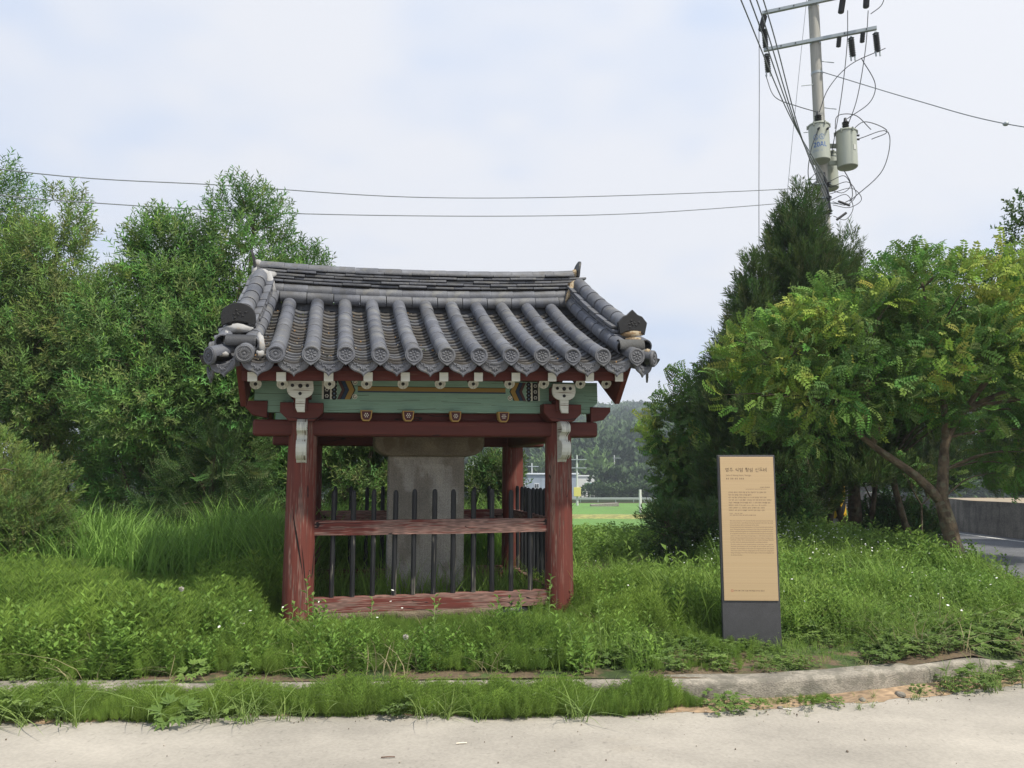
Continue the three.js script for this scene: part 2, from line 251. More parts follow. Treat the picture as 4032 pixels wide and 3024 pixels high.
// rice field, its bund, the land beyond
{
  const g = new THREE.PlaneGeometry(360, 84, 1, 1).rotateX(-Math.PI / 2).translate(0, -3.0, -90); const p = g.attributes.position, uv = g.attributes.uv; for (let i = 0; i < p.count; i++) uv.setXY(i, p.getX(i) * 0.98 + p.getZ(i) * 0.2, p.getZ(i)); struct('rice_field', g, M.field);
  const P = [], Q = [], idx = [], N = 160; for (let i = 0; i <= N; i++) { const x = lerp(-140, 140, i / N), w = 0.5 * (vnoise(x * 0.3, 2, 0, 0, 261) - 0.5), zc = -87 + x * 0.03; [[2.2, -3.02], [1.0, -2.75], [-1.0, -2.72], [-2.2, -3.02]].forEach(([dz, y]) => { P.push(x, y + (y > -3 ? 0.1 * vnoise(x * 0.8, dz, 0, 0, 263) : 0), zc + dz + w); Q.push(x, dz); }); }
  for (let i = 0; i < N; i++) for (let k = 0; k < 3; k++) { const a = i * 4 + k, b = a + 4; idx.push(a, b, a + 1, a + 1, b, b + 1); }
  const b = geom(P, Q); b.setIndex(idx); b.computeVertexNormals();
  struct('field_bund', b, std(pair(256, 256, 4, 4, (u, v, o) => { const a = fbm(u * 12, v * 12, 12, 12, 265, 4); o[0] = 0.55 * (0.7 + 0.5 * a); o[1] = 0.55 * (0.7 + 0.5 * a); o[2] = 0.30 * (0.7 + 0.5 * a); return a; }), 0xffffff, { bumpScale: 0.1 }));
  const fg = new THREE.PlaneGeometry(6000, 3800).rotateX(-Math.PI / 2).translate(0, -3.3, -1900 + 20); const u2 = fg.attributes.uv; for (let i = 0; i < u2.count; i++) u2.setXY(i, u2.getX(i) * 3000, u2.getY(i) * 1900);
  struct('far_ground', fg, std(T.soil, 0x9aa878, { roughness: 1 }));
}

// ---------------------------------------------------------------- the stele pavilion
const PAV = thing('stele_pavilion', [-1.0735, 0.25, -9.375], 0.217);
tag(PAV, 'small red timber pavilion with grey tiled gable roof, sheltering a stone stele', 'pavilion');
const HA = 1.365, HB = 1.165;                                  // half spacing of the columns
{
  const R = rng(5);
  function columnGeo(seed, r0, r1, y0, y1) {
    const NS = 20, NR = 26, P = [], uv = [], idx = [];
    for (let i = 0; i <= NS; i++) for (let j = 0; j <= NR; j++) {
      const t = i / NS, a = j / NR * 2 * Math.PI, aa = (j % NR) / NR * 2 * Math.PI, y = lerp(y0, y1, t), r = lerp(r0, r1, t) * (1 + 0.03 * (noise3(Math.cos(aa) * 1.5 + seed * 5, y * 1.4, Math.sin(aa) * 1.5, seed) - 0.5));
      P.push(Math.cos(aa) * r, y, Math.sin(aa) * r); uv.push(y + seed * 0.71, a * r0 + seed * 0.31);
    }
    for (let i = 0; i < NS; i++) for (let j = 0; j < NR; j++) { const a = i * (NR + 1) + j, b = a + NR + 1; idx.push(a, b, a + 1, a + 1, b, b + 1); }
    const g = geom(P, uv); g.setIndex(idx); g.computeVertexNormals(); return g;
  }
  [[-1, 1], [1, 1], [-1, -1], [1, -1]].forEach(([sx, sz], i) => {
    const c = mesh('column', columnGeo(i + 1, 0.158, 0.142, 0.0, 2.06), M.column, PAV, [sx * HA, 0, sz * HB]);
    const st = lump(0.24, 0.12, 0.24, i + 40, 0.25, 3); mesh('base_stone', st, M.stone, c, [0, -0.04, 0]);
  });
  // a long drying split in the front left column: a dark wedge-shaped groove let into the wood
  const cut = (x0, y0, x1, y1, w, r) => { const P = [], idx = [], N = 12; for (let k = 0; k <= N; k++) { const t = k / N, x = lerp(x0, x1, t), y = lerp(y0, y1, t), ww = w * Math.sin(Math.PI * clamp(t, 0.04, 0.96)) * (0.8 + 0.4 * vnoise(k * 0.9, 1, 0, 0, 7)); for (const s of [-1, 1]) { const xx = x + s * ww; P.push(xx, y, Math.sqrt(r * r - xx * xx) + 0.0035); } } for (let k = 0; k < N; k++) { const a = 2 * k; idx.push(a, a + 1, a + 2, a + 2, a + 1, a + 3); } const g = geom(P); g.setIndex(idx); g.computeVertexNormals(); return g; };
  const crackMat = flat(0x16100e, 1);
  const fl = PAV.children.find((c) => c.name === 'column' && c.position.x < 0 && c.position.z > 0);
  mesh('drying_split', cut(-0.075, 1.16, 0.05, 0.5, 0.008, 0.150), crackMat, fl);
  mesh('drying_split', cut(0.03, 0.8, 0.085, 0.33, 0.004, 0.152), crackMat, fl);
  // stone sill under the front rail, low stones under the others
  const sill = new RoundedBoxGeometry(1.95, 0.24, 0.26, 3, 0.05); { const p = sill.attributes.position; for (let i = 0; i < p.count; i++) { const k = noise3(p.getX(i) * 5, p.getY(i) * 9, p.getZ(i) * 9, 3) - 0.5; p.setXYZ(i, p.getX(i), p.getY(i) + k * 0.05, p.getZ(i) + k * 0.06); } sill.computeVertexNormals(); }
  mesh('stone_sill', triUV(sill, 0), std(T.stone, 0xd8ccb8, { bumpScale: 0.012, roughness: 1 }), PAV, [-0.25, 0.0, HB - 0.04]);
  mesh('stone_sill', triUV(new RoundedBoxGeometry(2.4, 0.2, 0.24, 2, 0.04), 0), M.stone, PAV, [0, 0, -HB]);
  // fences on all four sides: two rails and round-topped black pickets
  const picketGeo = (() => { const L = new THREE.LatheGeometry([[0, 0.26], [0.027, 0.26], [0.027, 1.30], [0.023, 1.325], [0.013, 1.342], [0, 1.345]].map(([x, y]) => new THREE.Vector2(x, y)), 8).toNonIndexed(); L.computeVertexNormals(); const p = L.attributes.position, uv = L.attributes.uv; for (let i = 0; i < p.count; i++) uv.setXY(i, p.getY(i), Math.atan2(p.getZ(i), p.getX(i)) * 0.03); return L; })();
  const picketGeos = [0, 0.13, 0.29, 0.41].map((o) => { const g = picketGeo.clone(), uv = g.attributes.uv; for (let i = 0; i < uv.count; i++) uv.setXY(i, uv.getX(i) + o * 3, uv.getY(i) + o); return g; });
  function warpRail(w, h, d, off, bow) { const g = new THREE.BoxGeometry(w, h, d, 24, 2, 1), p = g.attributes.position; for (let i = 0; i < p.count; i++) { const x = p.getX(i), y = p.getY(i); p.setXYZ(i, x, y + bow * (1 - Math.pow(2 * x / w, 2)) + 0.012 * (vnoise(x * 2.2 + off * 9, Math.sign(y), 0, 0, 3) - 0.5) * Math.abs(y) / h * 2, p.getZ(i) + 0.006 * (vnoise(x * 3, y * 10, 0, 0, 9) - 0.5)); } const q = triUV(g, 0, off); q.computeVertexNormals(); return q; }
  function fence(len, n, x, z, turn, seed) {
    const f = new THREE.Group(); f.name = 'fence'; f.position.set(x, 0, z); f.rotation.y = turn; PAV.add(f);
    mesh('lower_rail', warpRail(len, 0.145, 0.12, seed * 0.37, -0.006), M.rail, f, [0, 0.195, 0]);
    mesh('upper_rail', warpRail(len, 0.142, 0.085, seed * 0.53 + 0.2, -0.004), M.rail, f, [0, 0.96, 0]);
    for (let i = 0; i < n; i++) { const k = (i - (n - 1) / 2) * 0.2085; const m = mesh('picket', picketGeos[Math.floor(R() * 4)], M.picket, f, [k + (R() - 0.5) * 0.01, (R() - 0.5) * 0.016, (R() - 0.5) * 0.01], [(R() - 0.5) * 0.014, R() * 6, (R() - 0.5) * 0.018]); }
  }
  fence(2 * HA - 0.22, 11, 0, HB, 0, 1); fence(2 * HA - 0.22, 11, 0, -HB, 0, 2); fence(2 * HB - 0.22, 9, HA, 0, Math.PI / 2, 3); fence(2 * HB - 0.22, 9, -HA, 0, Math.PI / 2, 4);
  // tie beams with the ends running past the columns
  function beam(name, len, h, d, x, y, z, turn, off) { return mesh(name, triUV(new RoundedBoxGeometry(len, h, d, 3, 0.03), 0, off), M.beam, PAV, [x, y, z], [0, turn, 0]); }
  beam('tie_beam', 3.65, 0.168, 0.2, -0.03, 1.984, HB, 0, 0.1).rotation.z = 0.006;
  beam('tie_beam', 3.65, 0.168, 0.2, -0.03, 1.965, -HB, 0, 0.4);
  beam('cross_beam', 2.5, 0.16, 0.18, -HA, 1.95, 0, Math.PI / 2, 0.7); beam('cross_beam', 2.5, 0.16, 0.18, HA, 1.95, 0, Math.PI / 2, 0.9);
  // boat-shaped blocks on the column heads, scrolled white brackets, white beam ends with black dots
  const ext = (pts, depth, bev = 0.006) => { const s = new THREE.Shape(pts.map(([x, y]) => new THREE.Vector2(x, y))); return triUV(new THREE.ExtrudeGeometry(s, { depth, bevelEnabled: bev > 0, bevelThickness: bev, bevelSize: bev, bevelSegments: 1, curveSegments: 6 }), 0); };
  const boat = ext([[-0.205, 0.175], [0.205, 0.175], [0.205, 0.085], [0.12, 0.0], [-0.12, 0.0], [-0.205, 0.085]], 0.44).translate(0, 0, -0.22);
  const smooth = (pts, n) => new THREE.CatmullRomCurve3(pts.map(([x, y]) => new THREE.Vector3(x, y, 0)), false, 'centripetal').getPoints(n).map((p) => [p.x, p.y]);
  const scrollPts = [[0, 2.055], [0.20, 2.06], ...smooth([[0.20, 2.06], [0.285, 2.02], [0.295, 1.955], [0.235, 1.93], [0.19, 1.90], [0.20, 1.855], [0.265, 1.85], [0.31, 1.80], [0.29, 1.71], [0.22, 1.665], [0.15, 1.665], [0.12, 1.63], [0.05, 1.625]], 28), [0, 1.62]];
  const scroll = ext(scrollPts, 0.092, 0.004).translate(0, 0, -0.046);
  const shieldPts = smooth([[-0.118, 0.17], [-0.125, 0.09], [-0.108, 0.04], [-0.065, 0.01], [0, 0.0], [0.065, 0.01], [0.108, 0.04], [0.125, 0.09], [0.118, 0.17]], 24);
  const shield = ext(shieldPts, 0.03, 0.004);
  const dot = new THREE.CylinderGeometry(0.017, 0.017, 0.006, 14).rotateX(Math.PI / 2);
  const black = flat(0x15161a, 0.7);
  for (const sx of [-1, 1]) {
    const dy = sx * 0.018;
    mesh('column_block', boat, M.beam, PAV, [sx * HA - 0.01, 2.06 + dy, HB]);
    mesh('beam_end', box(0.2, 0.15, 0.32, 0.01, 2, sx), M.beam, PAV, [sx * HA - 0.02, 2.36 + dy, HB + 0.14]);
    mesh('beam_end', box(0.14, 0.13, 0.26, 0.01, 2, sx + 3), M.beam, PAV, [sx * HA - 0.02, 2.22 + dy, HB + 0.12]);
    const sh = mesh('beam_end_shield', shield, M.white, PAV, [sx * HA - 0.025, 2.275 + dy, HB + 0.302], [0.02, 0, 0]);
    for (const [x, y] of [[-0.075, 0.125], [0, 0.122], [0.068, 0.125], [0, 0.045]]) mesh('black_dot', dot, black, sh, [x, y, 0.037]).scale.setScalar(x === 0 && y > 0.1 ? 1.25 : 1);
    mesh('white_stem', ext([[-0.045, 0.145], [0.045, 0.145], [0.04, 0.02], [0.042, 0], [-0.025, 0.0], [-0.042, 0.04]], 0.03, 0.004), M.white, PAV, [sx * HA - 0.02, 2.14 + dy, HB + 0.295]);
    mesh('scroll_bracket', scroll, M.white, PAV, [sx * HA - 0.0, dy * 0.5, HB + 0.02], [0, -Math.PI / 2, 0]);
    mesh('scroll_bracket', scroll, M.white, PAV, [sx * HA, dy * 0.5 - 0.02, -HB - 0.02], [0, Math.PI / 2, 0]);
    mesh('column_block', boat, M.beam, PAV, [sx * HA, 2.05, -HB]);
  }
  // small flower blocks in the gap between tie beam and green purlin board
  const fb = ext([[-0.058, 0.104], [0.058, 0.104], [0.05, 0.03], [0.03, 0.0], [-0.03, 0.0], [-0.05, 0.03]], 0.1, 0.003);
  const fin = ext([[-0.047, 0.096], [0.047, 0.096], [0.04, 0.034], [0.025, 0.01], [-0.025, 0.01], [-0.04, 0.034]], 0.004, 0);
  const petal = new THREE.CylinderGeometry(0.0062, 0.0062, 0.004, 8).rotateX(Math.PI / 2), ochrePaint = flat(0xa8894e, 0.8), plum = flat(0x4d2a2c, 0.8), pearl = flat(0xcfc8bc, 0.8);
  for (const x of [-0.732, -0.30, 0.197, 0.717]) { const b = mesh('flower_block', fb, ochrePaint, PAV, [x, 2.058 + x * 0.006, HB + 0.06]); mesh('block_face', fin, plum, b, [0, 0, 0.104]); for (let k = 0; k < 7; k++) { const a = k * Math.PI / 3; mesh('petal_dot', petal, pearl, b, [k < 6 ? Math.cos(a) * 0.019 : 0, 0.056 + (k < 6 ? Math.sin(a) * 0.019 : 0), 0.110]); } }
  mesh('infill_board', box(2.5, 0.13, 0.03, 0.004), M.beam, PAV, [0, 2.11, HB - 0.05]);
  // green painted purlin board with coloured end motifs
  const gw = 3.66, gh = 0.345;
  const cv = document.createElement('canvas'); cv.width = 2048; cv.height = 192; const c = cv.getContext('2d'), px = (x) => (x + gw / 2) / gw * 2048, py = (y) => (1 - y / gh) * 192, rr = rng(77);
  c.fillStyle = '#7d9d8b'; c.fillRect(0, 0, 2048, 192);
  for (let i = 0; i < 2600; i++) { c.fillStyle = ['rgba(70,104,88,.16)', 'rgba(150,185,165,.14)', 'rgba(95,125,110,.18)', 'rgba(120,120,100,.10)'][Math.floor(rr() * 4)]; c.fillRect(rr() * 2048, rr() * 192, 20 + rr() * 160, 0.6 + rr() * 2.2); }
  c.strokeStyle = 'rgba(30,42,36,.8)'; for (let i = 0; i < 26; i++) { c.lineWidth = 0.7 + rr() * 1.3; let x = rr() * 2048, y = rr() * 192; c.beginPath(); c.moveTo(x, y); const n = 3 + rr() * 8; for (let k = 0; k < n; k++) { x += 18 + rr() * 30; y += (rr() - 0.5) * 5; c.lineTo(x, y); } c.stroke(); }
  c.strokeStyle = 'rgba(20,30,26,.85)'; c.lineWidth = 2; c.beginPath(); c.moveTo(0, py(0.19)); for (let x = 0; x <= 640; x += 40) c.lineTo(x, py(0.19) + (rr() - 0.5) * 4 + x * 0.01); c.stroke();
  const y1 = 0.335, y0 = 0.135;
  c.fillStyle = '#8c7038'; c.fillRect(px(-0.80), py(0.272), px(0.78) - px(-0.80), py(0.225) - py(0.272)); c.fillStyle = '#1f3550'; c.fillRect(px(-0.80), py(0.225), px(0.78) - px(-0.80), 8); c.fillStyle = '#141414'; c.fillRect(px(-0.80), py(0.276), px(0.78) - px(-0.80), 3);
  for (const s of [-1, 1]) {
    const X = (d) => px(s * (1.165 - d)), quad = (d0, d1, col) => { c.fillStyle = col; const a = Math.min(X(d0), X(d1)); c.fillRect(a, py(y1), Math.abs(X(d1) - X(d0)), py(y0) - py(y1)); };
    quad(0.0, 0.02, '#c9c7b8'); quad(0.02, 0.082, '#16171b'); quad(0.082, 0.15, '#c9c7b8');
    c.fillStyle = '#d9d6cc'; for (const yy of [0.30, 0.235, 0.17]) for (let k = 0; k < 6; k++) { const a = k * Math.PI / 3; c.beginPath(); c.arc(X(0.05) + Math.cos(a) * 8, py(yy) + Math.sin(a) * 8, 3.2, 0, 7); c.fill(); }
    c.fillStyle = '#16171b'; for (const yy of [0.315, 0.275, 0.235, 0.195, 0.155]) { c.beginPath(); c.arc(X(0.125 + (Math.round(yy * 100) % 8 > 4 ? 0.03 : 0)), py(yy), 15, 0, 7); c.fill(); c.fillStyle = '#5d6f86'; c.beginPath(); c.arc(X(0.125), py(yy), 5, 0, 7); c.fill(); c.fillStyle = '#16171b'; }
    [['#4c2f30', 0.155], ['#101216', 0.185], ['#22364f', 0.192], ['#101216', 0.225], ['#94783c', 0.232], ['#101216', 0.285]].forEach(([col, d], i, arr) => { const e = (arr[i + 1] || [0, d + 0.012])[1]; c.fillStyle = col; c.beginPath(); const k = 0.045, ym = (y0 + y1) / 2; c.moveTo(X(d), py(y1)); c.lineTo(X(e), py(y1)); c.lineTo(X(e + k), py(ym)); c.lineTo(X(e), py(y0)); c.lineTo(X(d), py(y0)); c.lineTo(X(d + k), py(ym)); c.closePath(); c.fill(); });
    c.fillStyle = '#c9c7b8'; for (const yy of [0.315, 0.165]) { c.beginPath(); c.arc(X(0.335), py(yy), 15, 0, 7); c.fill(); c.strokeStyle = '#16171b'; c.lineWidth = 3; c.beginPath(); c.arc(X(0.335), py(yy), 9, 0, 5); c.stroke(); }
  }
  for (let i = 0; i < 900; i++) { c.fillStyle = 'rgba(118,138,122,.20)'; c.fillRect(rr() * 2048, rr() * 192, 4 + rr() * 30, 0.6 + rr() * 1.6); }
  const gt = new THREE.CanvasTexture(cv); gt.colorSpace = THREE.SRGBColorSpace; gt.anisotropy = 8;
  const gg = ext([[-gw / 2, 0.05], [-gw / 2 + 0.05, 0.05], [-gw / 2 + 0.05, 0], [gw / 2 - 0.08, 0], [gw / 2 - 0.08, 0.05], [gw / 2, 0.12], [gw / 2, gh], [-gw / 2, gh]], 0.12, 0); { const p = gg.attributes.position, uv = gg.attributes.uv; for (let i = 0; i < p.count; i++) uv.setXY(i, p.getX(i) / gw + 0.5, p.getY(i) / gh); }
  const gm = new THREE.MeshStandardMaterial({ map: gt, roughness: 0.8 });
  mesh('green_purlin_board', gg, gm, PAV, [-0.02, 2.155, HB - 0.06], [0, 0, 0.012]);
  mesh('green_purlin_board', gg.clone(), gm, PAV, [0, 2.15, -HB - 0.06]);
  mesh('cross_beam', box(2 * HB - 0.3, 0.26, 0.2, 0.02, 0, 0.3), M.beam, PAV, [-HA, 2.3, 0], [0, Math.PI / 2, 0]); mesh('cross_beam', box(2 * HB - 0.3, 0.26, 0.2, 0.02, 0, 0.8), M.beam, PAV, [HA, 2.3, 0], [0, Math.PI / 2, 0]);
  for (const sx of [-1, 1]) { mesh('king_post', box(0.2, 0.75, 0.18, 0.02, 1, sx), M.beam, PAV, [sx * HA, 2.8, 0]); mesh('purlin_end', ext([[-0.02, 0.06], [0.12, 0.09], [0.2, 0.18], [0.2, 0.22], [-0.02, 0.22]], 0.16, 0.006), M.beam, PAV, [sx * HA + sx * 0.38, 2.02, HB + 0.02], [0, sx > 0 ? 0 : Math.PI, 0]).translateZ(sx > 0 ? -0.1 : -0.06); }

  // ------------------------------------------------------------ the roof
  const ROOF = new THREE.Group(); ROOF.name = 'roof'; PAV.add(ROOF); ROOF.rotation.z = 0.026; ROOF.position.x = 0.0676;
  const zS = (s) => 2.03 - 1.91 * s, yS = (s) => 2.655 + 0.905 * s - 0.2 * s * (1 - s);
  const slope = (s) => { const d = 0.01; return Math.atan2(yS(s + d) - yS(s - d), zS(s - d) - zS(s + d)); };
  const tm = () => tiles[Math.floor(R() * tiles.length)];
  const jit = (k) => (R() - 0.5) * k;
  // soffit deck, both slopes
  function deckGeo(x0, x1, top, bot, sgn) { const P = [], uv = [], idx = [], N = 14; const ring = []; for (let i = 0; i <= N; i++) ring.push([zS(i / N * 1.06 - 0.0) , yS(i / N * 1.06)]); const pts = [...ring.map(([z, y]) => [z - 0.07, y - top]), ...ring.slice().reverse().map(([z, y]) => [z - 0.07, y - bot])]; const sh = new THREE.Shape(pts.map(([z, y]) => new THREE.Vector2(z * sgn, y))); return triUV(new THREE.ExtrudeGeometry(sh, { depth: x1 - x0, bevelEnabled: false }).rotateY(-Math.PI / 2).translate(x1, 0, 0), 0); }
  const deckMat = std(T.beam, 0xb0a09a, { roughness: 0.9 });
  const flip = (g) => g;
  const dF = deckGeo(-1.9, 1.9, 0.105, 0.15, 1); mesh('roof_deck', dF, deckMat, ROOF);
  mesh('roof_deck', deckGeo(-1.9, 1.9, 0.06, 0.15, -1), tiles[1], ROOF);
  // fascia at the eave
  mesh('fascia_board', box(3.82, 0.06, 0.05, 0.005, 0, 0.2), M.beam, ROOF, [0, 2.56, 1.90]); mesh('fascia_board', box(3.82, 0.1, 0.04, 0.005, 0, 0.9), M.beam, ROOF, [0, 2.478, 1.825]);
  mesh('fascia_board', box(3.82, 0.09, 0.05, 0.005, 0, 0.2), M.beam, ROOF, [0, 2.545, -1.91]);
  // rafters with round white ends, flying rafters with square ends
  const disc = new THREE.CylinderGeometry(0.056, 0.056, 0.01, 20).rotateX(Math.PI / 2), eye = new THREE.CylinderGeometry(0.018, 0.018, 0.006, 12).rotateX(Math.PI / 2), sqr = box(0.088, 0.09, 0.012, 0.003);
  const sq = [-1.81, -1.551, -1.115, -0.744, -0.387, -0.009, 0.338, 0.72, 1.099, 1.5, 1.819], ci = [-1.817, -1.564, -1.111, -0.747, -0.382, -0.001, 0.345, 0.731, 1.104, 1.51, 1.803];
  const rg = new THREE.CylinderGeometry(0.05, 0.05, 1.9, 12).rotateX(Math.PI / 2); { const p = rg.attributes.position, uv = rg.attributes.uv; for (let i = 0; i < p.count; i++) uv.setXY(i, p.getZ(i), Math.atan2(p.getY(i), p.getX(i)) * 0.05); }
  const fg = box(0.08, 0.082, 0.75, 0.004, 2);
  ci.forEach((x) => { const a = 0.46; const r = mesh('rafter', rg, M.beam, ROOF, [x, 2.435 + 0.95 * Math.sin(a), 1.525 - 0.95 * Math.cos(a)], [a, 0, 0]); mesh('rafter_end', disc, M.white, r, [0, 0, 0.955]); mesh('end_eye', eye, black, r, [0, 0, 0.962]); });
  sq.forEach((x) => { const a = 0.30; const r = mesh('flying_rafter', fg, M.beam, ROOF, [x, 2.462 + 0.37 * Math.sin(a), 1.875 - 0.37 * Math.cos(a)], [a, 0, 0]); mesh('rafter_end', sqr, M.white, r, [0, 0, 0.381], [-a * 0.6, 0, 0]); });
  for (let k = 0; k < 11; k++) { const a = 0.46; mesh('rafter', rg, M.beam, ROOF, [ci[k], 2.435 + 0.95 * Math.sin(a), -1.525 + 0.95 * Math.cos(a)], [-a, 0, 0]); }
  // bargeboards closing the gables
  for (const sx of [-1, 1]) for (const sz of [1, -1]) { const pts = []; for (let i = 0; i <= 10; i++) pts.push([zS(0.06 + i * 0.1), yS(0.06 + i * 0.1) - 0.11]); for (let i = 10; i >= 0; i--) pts.push([Math.max(0, zS(0.06 + i * 0.1) - 0.42 * Math.pow(1 - i / 10, 1.5)), yS(0.06 + i * 0.1) - 0.11 - 0.37 - 0.02 * i / 10]); const g = new THREE.ExtrudeGeometry(new THREE.Shape(pts.map(([z, y]) => new THREE.Vector2(z * sz, y))), { depth: 0.05, bevelEnabled: true, bevelThickness: 0.004, bevelSize: 0.004, bevelSegments: 1 }).rotateY(-Math.PI / 2); mesh('bargeboard', triUV(g, 2), sx < 0 ? std(T.beam, 0xffffff) : M.beam, ROOF, [sx * 1.93 + 0.025, 0, 0]); }
  // --- tile shapes
  function coverGeo(len, r0, r1, th = 0.015, n = 12) {          // convex tile: axis along +z (down-slope), mouth at +z
    const P = [], idx = [], uv = []; const a0 = -0.25, a1 = Math.PI + 0.25; const rings = [[-len / 2, r1], [len / 2 - 0.008, r0], [len / 2, r0 - 0.003], [len / 2, r0 - th], [-len / 2, r1 - th]];
    rings.forEach(([z, r], k) => { for (let j = 0; j <= n; j++) { const a = lerp(a0, a1, j / n); P.push(Math.cos(a) * r, Math.sin(a) * r, z); uv.push(z + (k > 2 ? 0.1 : 0), a * r0); } });
    for (let k = 0; k < rings.length - 1; k++) for (let j = 0; j < n; j++) { const a = k * (n + 1) + j, b = a + n + 1; idx.push(a, b, a + 1, a + 1, b, b + 1); }
    const g = geom(P, uv); g.setIndex(idx); const q = g.toNonIndexed(); q.computeVertexNormals();
    // smooth round the barrel only
    const p = q.attributes.position, nn = q.attributes.normal; for (let i = 0; i < p.count; i++) { if (Math.abs(nn.getZ(i)) < 0.3) { const x = p.getX(i), y = p.getY(i), l = Math.hypot(x, y), s = nn.getX(i) * x + nn.getY(i) * y > 0 ? 1 : -1; nn.setXYZ(i, s * x / l, s * y / l, nn.getZ(i)); } } return q;
  }
  function panGeo(len, w, sag, th, n = 8) {                      // concave tile: mouth lip at +z
    const P = [], idx = [], uv = []; const rings = [[-len / 2, 0], [len / 2, 0], [len / 2, -th], [-len / 2, -th]];
    rings.forEach(([z, dy]) => { for (let j = 0; j <= n; j++) { const t = j / n * 2 - 1; P.push(t * w / 2, -sag * (1 - t * t) + dy, z); uv.push(t * w / 2, z + dy * 3); } });
    for (let k = 0; k < 3; k++) for (let j = 0; j < n; j++) { const a = k * (n + 1) + j, b = a + n + 1; idx.push(a, b, a + 1, a + 1, b, b + 1); }
    const g = geom(P, uv); g.setIndex(idx); const q = g.toNonIndexed(); q.computeVertexNormals(); return q;
  }
  const offs = (g, n) => Array.from({ length: n }, (_, k) => { const q = g.clone(), uv = q.attributes.uv; for (let i = 0; i < uv.count; i++) uv.setXY(i, uv.getX(i) + k * 0.173, uv.getY(i) + k * 0.291); return q; });
  const cover = offs(coverGeo(0.30, 0.0795, 0.0765), 5), pan = offs(panGeo(0.17, 0.262, 0.052, 0.017), 5), pick = (a) => a[Math.floor(R() * a.length)];
  // round eave-end tile with lotus relief
  const antefix = (() => {
    const s = new THREE.Shape(); const n = 30; for (let i = 0; i <= n; i++) { const a = -Math.PI / 2 + i / n * Math.PI * 2, k = Math.max(0, 1 - Math.abs(((i / n + 0.5) % 1) - 0.5) * 9), r = 0.083 + 0.02 * k * k; s.lineTo ? (i ? s.lineTo(Math.cos(a) * r, Math.sin(a) * r) : s.moveTo(Math.cos(a) * r, Math.sin(a) * r)) : 0; }
    const L = [new THREE.ExtrudeGeometry(s, { depth: 0.014, bevelEnabled: true, bevelThickness: 0.005, bevelSize: 0.004, bevelSegments: 1 }), new THREE.TorusGeometry(0.068, 0.008, 6, 24).translate(0, 0.002, 0.018), new THREE.TorusGeometry(0.052, 0.003, 5, 20).translate(0, 0.002, 0.018)];
    for (let k = 0; k < 8; k++) { const a = (k + 0.5) * Math.PI / 4; L.push(new THREE.SphereGeometry(1, 8, 5).scale(0.018, 0.011, 0.009).rotateZ(a).translate(Math.cos(a) * 0.033, Math.sin(a) * 0.033 + 0.002, 0.019)); }
    L.push(new THREE.SphereGeometry(0.012, 8, 6).scale(1, 1, 0.7).translate(0, 0.002, 0.02)); return triUV(merge(L), 0);
  })();
  const rosette = (() => { const s = new THREE.Shape(); for (let i = 0; i <= 30; i++) { const a = i / 30 * Math.PI * 2; i ? s.lineTo(Math.cos(a) * 0.083, Math.sin(a) * 0.083) : s.moveTo(0.083, 0); } const L = [new THREE.ExtrudeGeometry(s, { depth: 0.014, bevelEnabled: true, bevelThickness: 0.005, bevelSize: 0.004, bevelSegments: 1 }), new THREE.TorusGeometry(0.07, 0.008, 6, 24).translate(0, 0, 0.018)]; for (let k = 0; k < 20; k++) { const a = k / 20 * Math.PI * 2; L.push(new THREE.SphereGeometry(1, 6, 4).scale(0.021, 0.006, 0.008).rotateZ(a).translate(Math.cos(a) * 0.038, Math.sin(a) * 0.038, 0.019)); } L.push(new THREE.SphereGeometry(0.014, 8, 6).scale(1, 1, 0.7).translate(0, 0, 0.02)); return triUV(merge(L), 0); })();
  // drip tile: curved shield with pointed lip and floral relief
  const drip = (() => {
    const b = smooth([[0.146, 0.03], [0.144, -0.018], [0.126, -0.066], [0.088, -0.1], [0.042, -0.118], [0.012, -0.138], [0, -0.156]], 18), top = []; for (let i = 0; i <= 12; i++) { const t = -1 + i / 6; top.push([t * 0.142, -0.045 + 0.069 * t * t]); }
    const pts = [...top, ...b.slice(1), ...b.slice(0, -1).reverse().slice(0, -1).map(([x, y]) => [-x, y])];
    const L = [new THREE.ExtrudeGeometry(new THREE.Shape(pts.map(([x, y]) => new THREE.Vector2(x, y))), { depth: 0.016, bevelEnabled: true, bevelThickness: 0.004, bevelSize: 0.004, bevelSegments: 1 })];
    const sp = (x, y, a, b2, rot) => L.push(new THREE.SphereGeometry(1, 7, 5).scale(a, b2, 0.009).rotateZ(rot).translate(x, y, 0.02));
    sp(0, -0.088, 0.012, 0.024, 0); for (const s of [-1, 1]) { sp(s * 0.02, -0.085, 0.012, 0.016, s * 0.4); sp(s * 0.028, -0.066, 0.016, 0.008, s * 0.7); sp(s * 0.052, -0.058, 0.018, 0.007, s * 0.5); sp(s * 0.058, -0.04, 0.016, 0.006, s * 1.1); sp(s * 0.08, -0.036, 0.018, 0.006, s * 0.7); sp(s * 0.095, -0.016, 0.014, 0.005, s * 1.2); sp(s * 0.115, -0.012, 0.012, 0.005, s * 0.8); }
    const rim = b.map(([x, y]) => [x * 0.93, y * 0.93 + 0.001, 0.02]); for (const s of [1, -1]) L.push(tube(rim.map(([x, y, z]) => [x * s, y, z]), 0.0035, 16, 5));
    return triUV(merge(L), 0);
  })();
  // --- front slope: 13 rows of cover tiles over 12 channels of pan tiles
  const ROWX = Array.from({ length: 11 }, (_, i) => -1.59 + 0.3185 * i), CH = [...ROWX.map((x) => x - 0.159), 1.59 + 0.165];
  const place = (name, g, m, x, s, dy, extra = 0) => mesh(name, g, m, ROOF, [x, yS(s) + dy * Math.cos(slope(s)), zS(s) + dy * Math.sin(slope(s))], [slope(s) + extra, jit(0.02), jit(0.02)]);
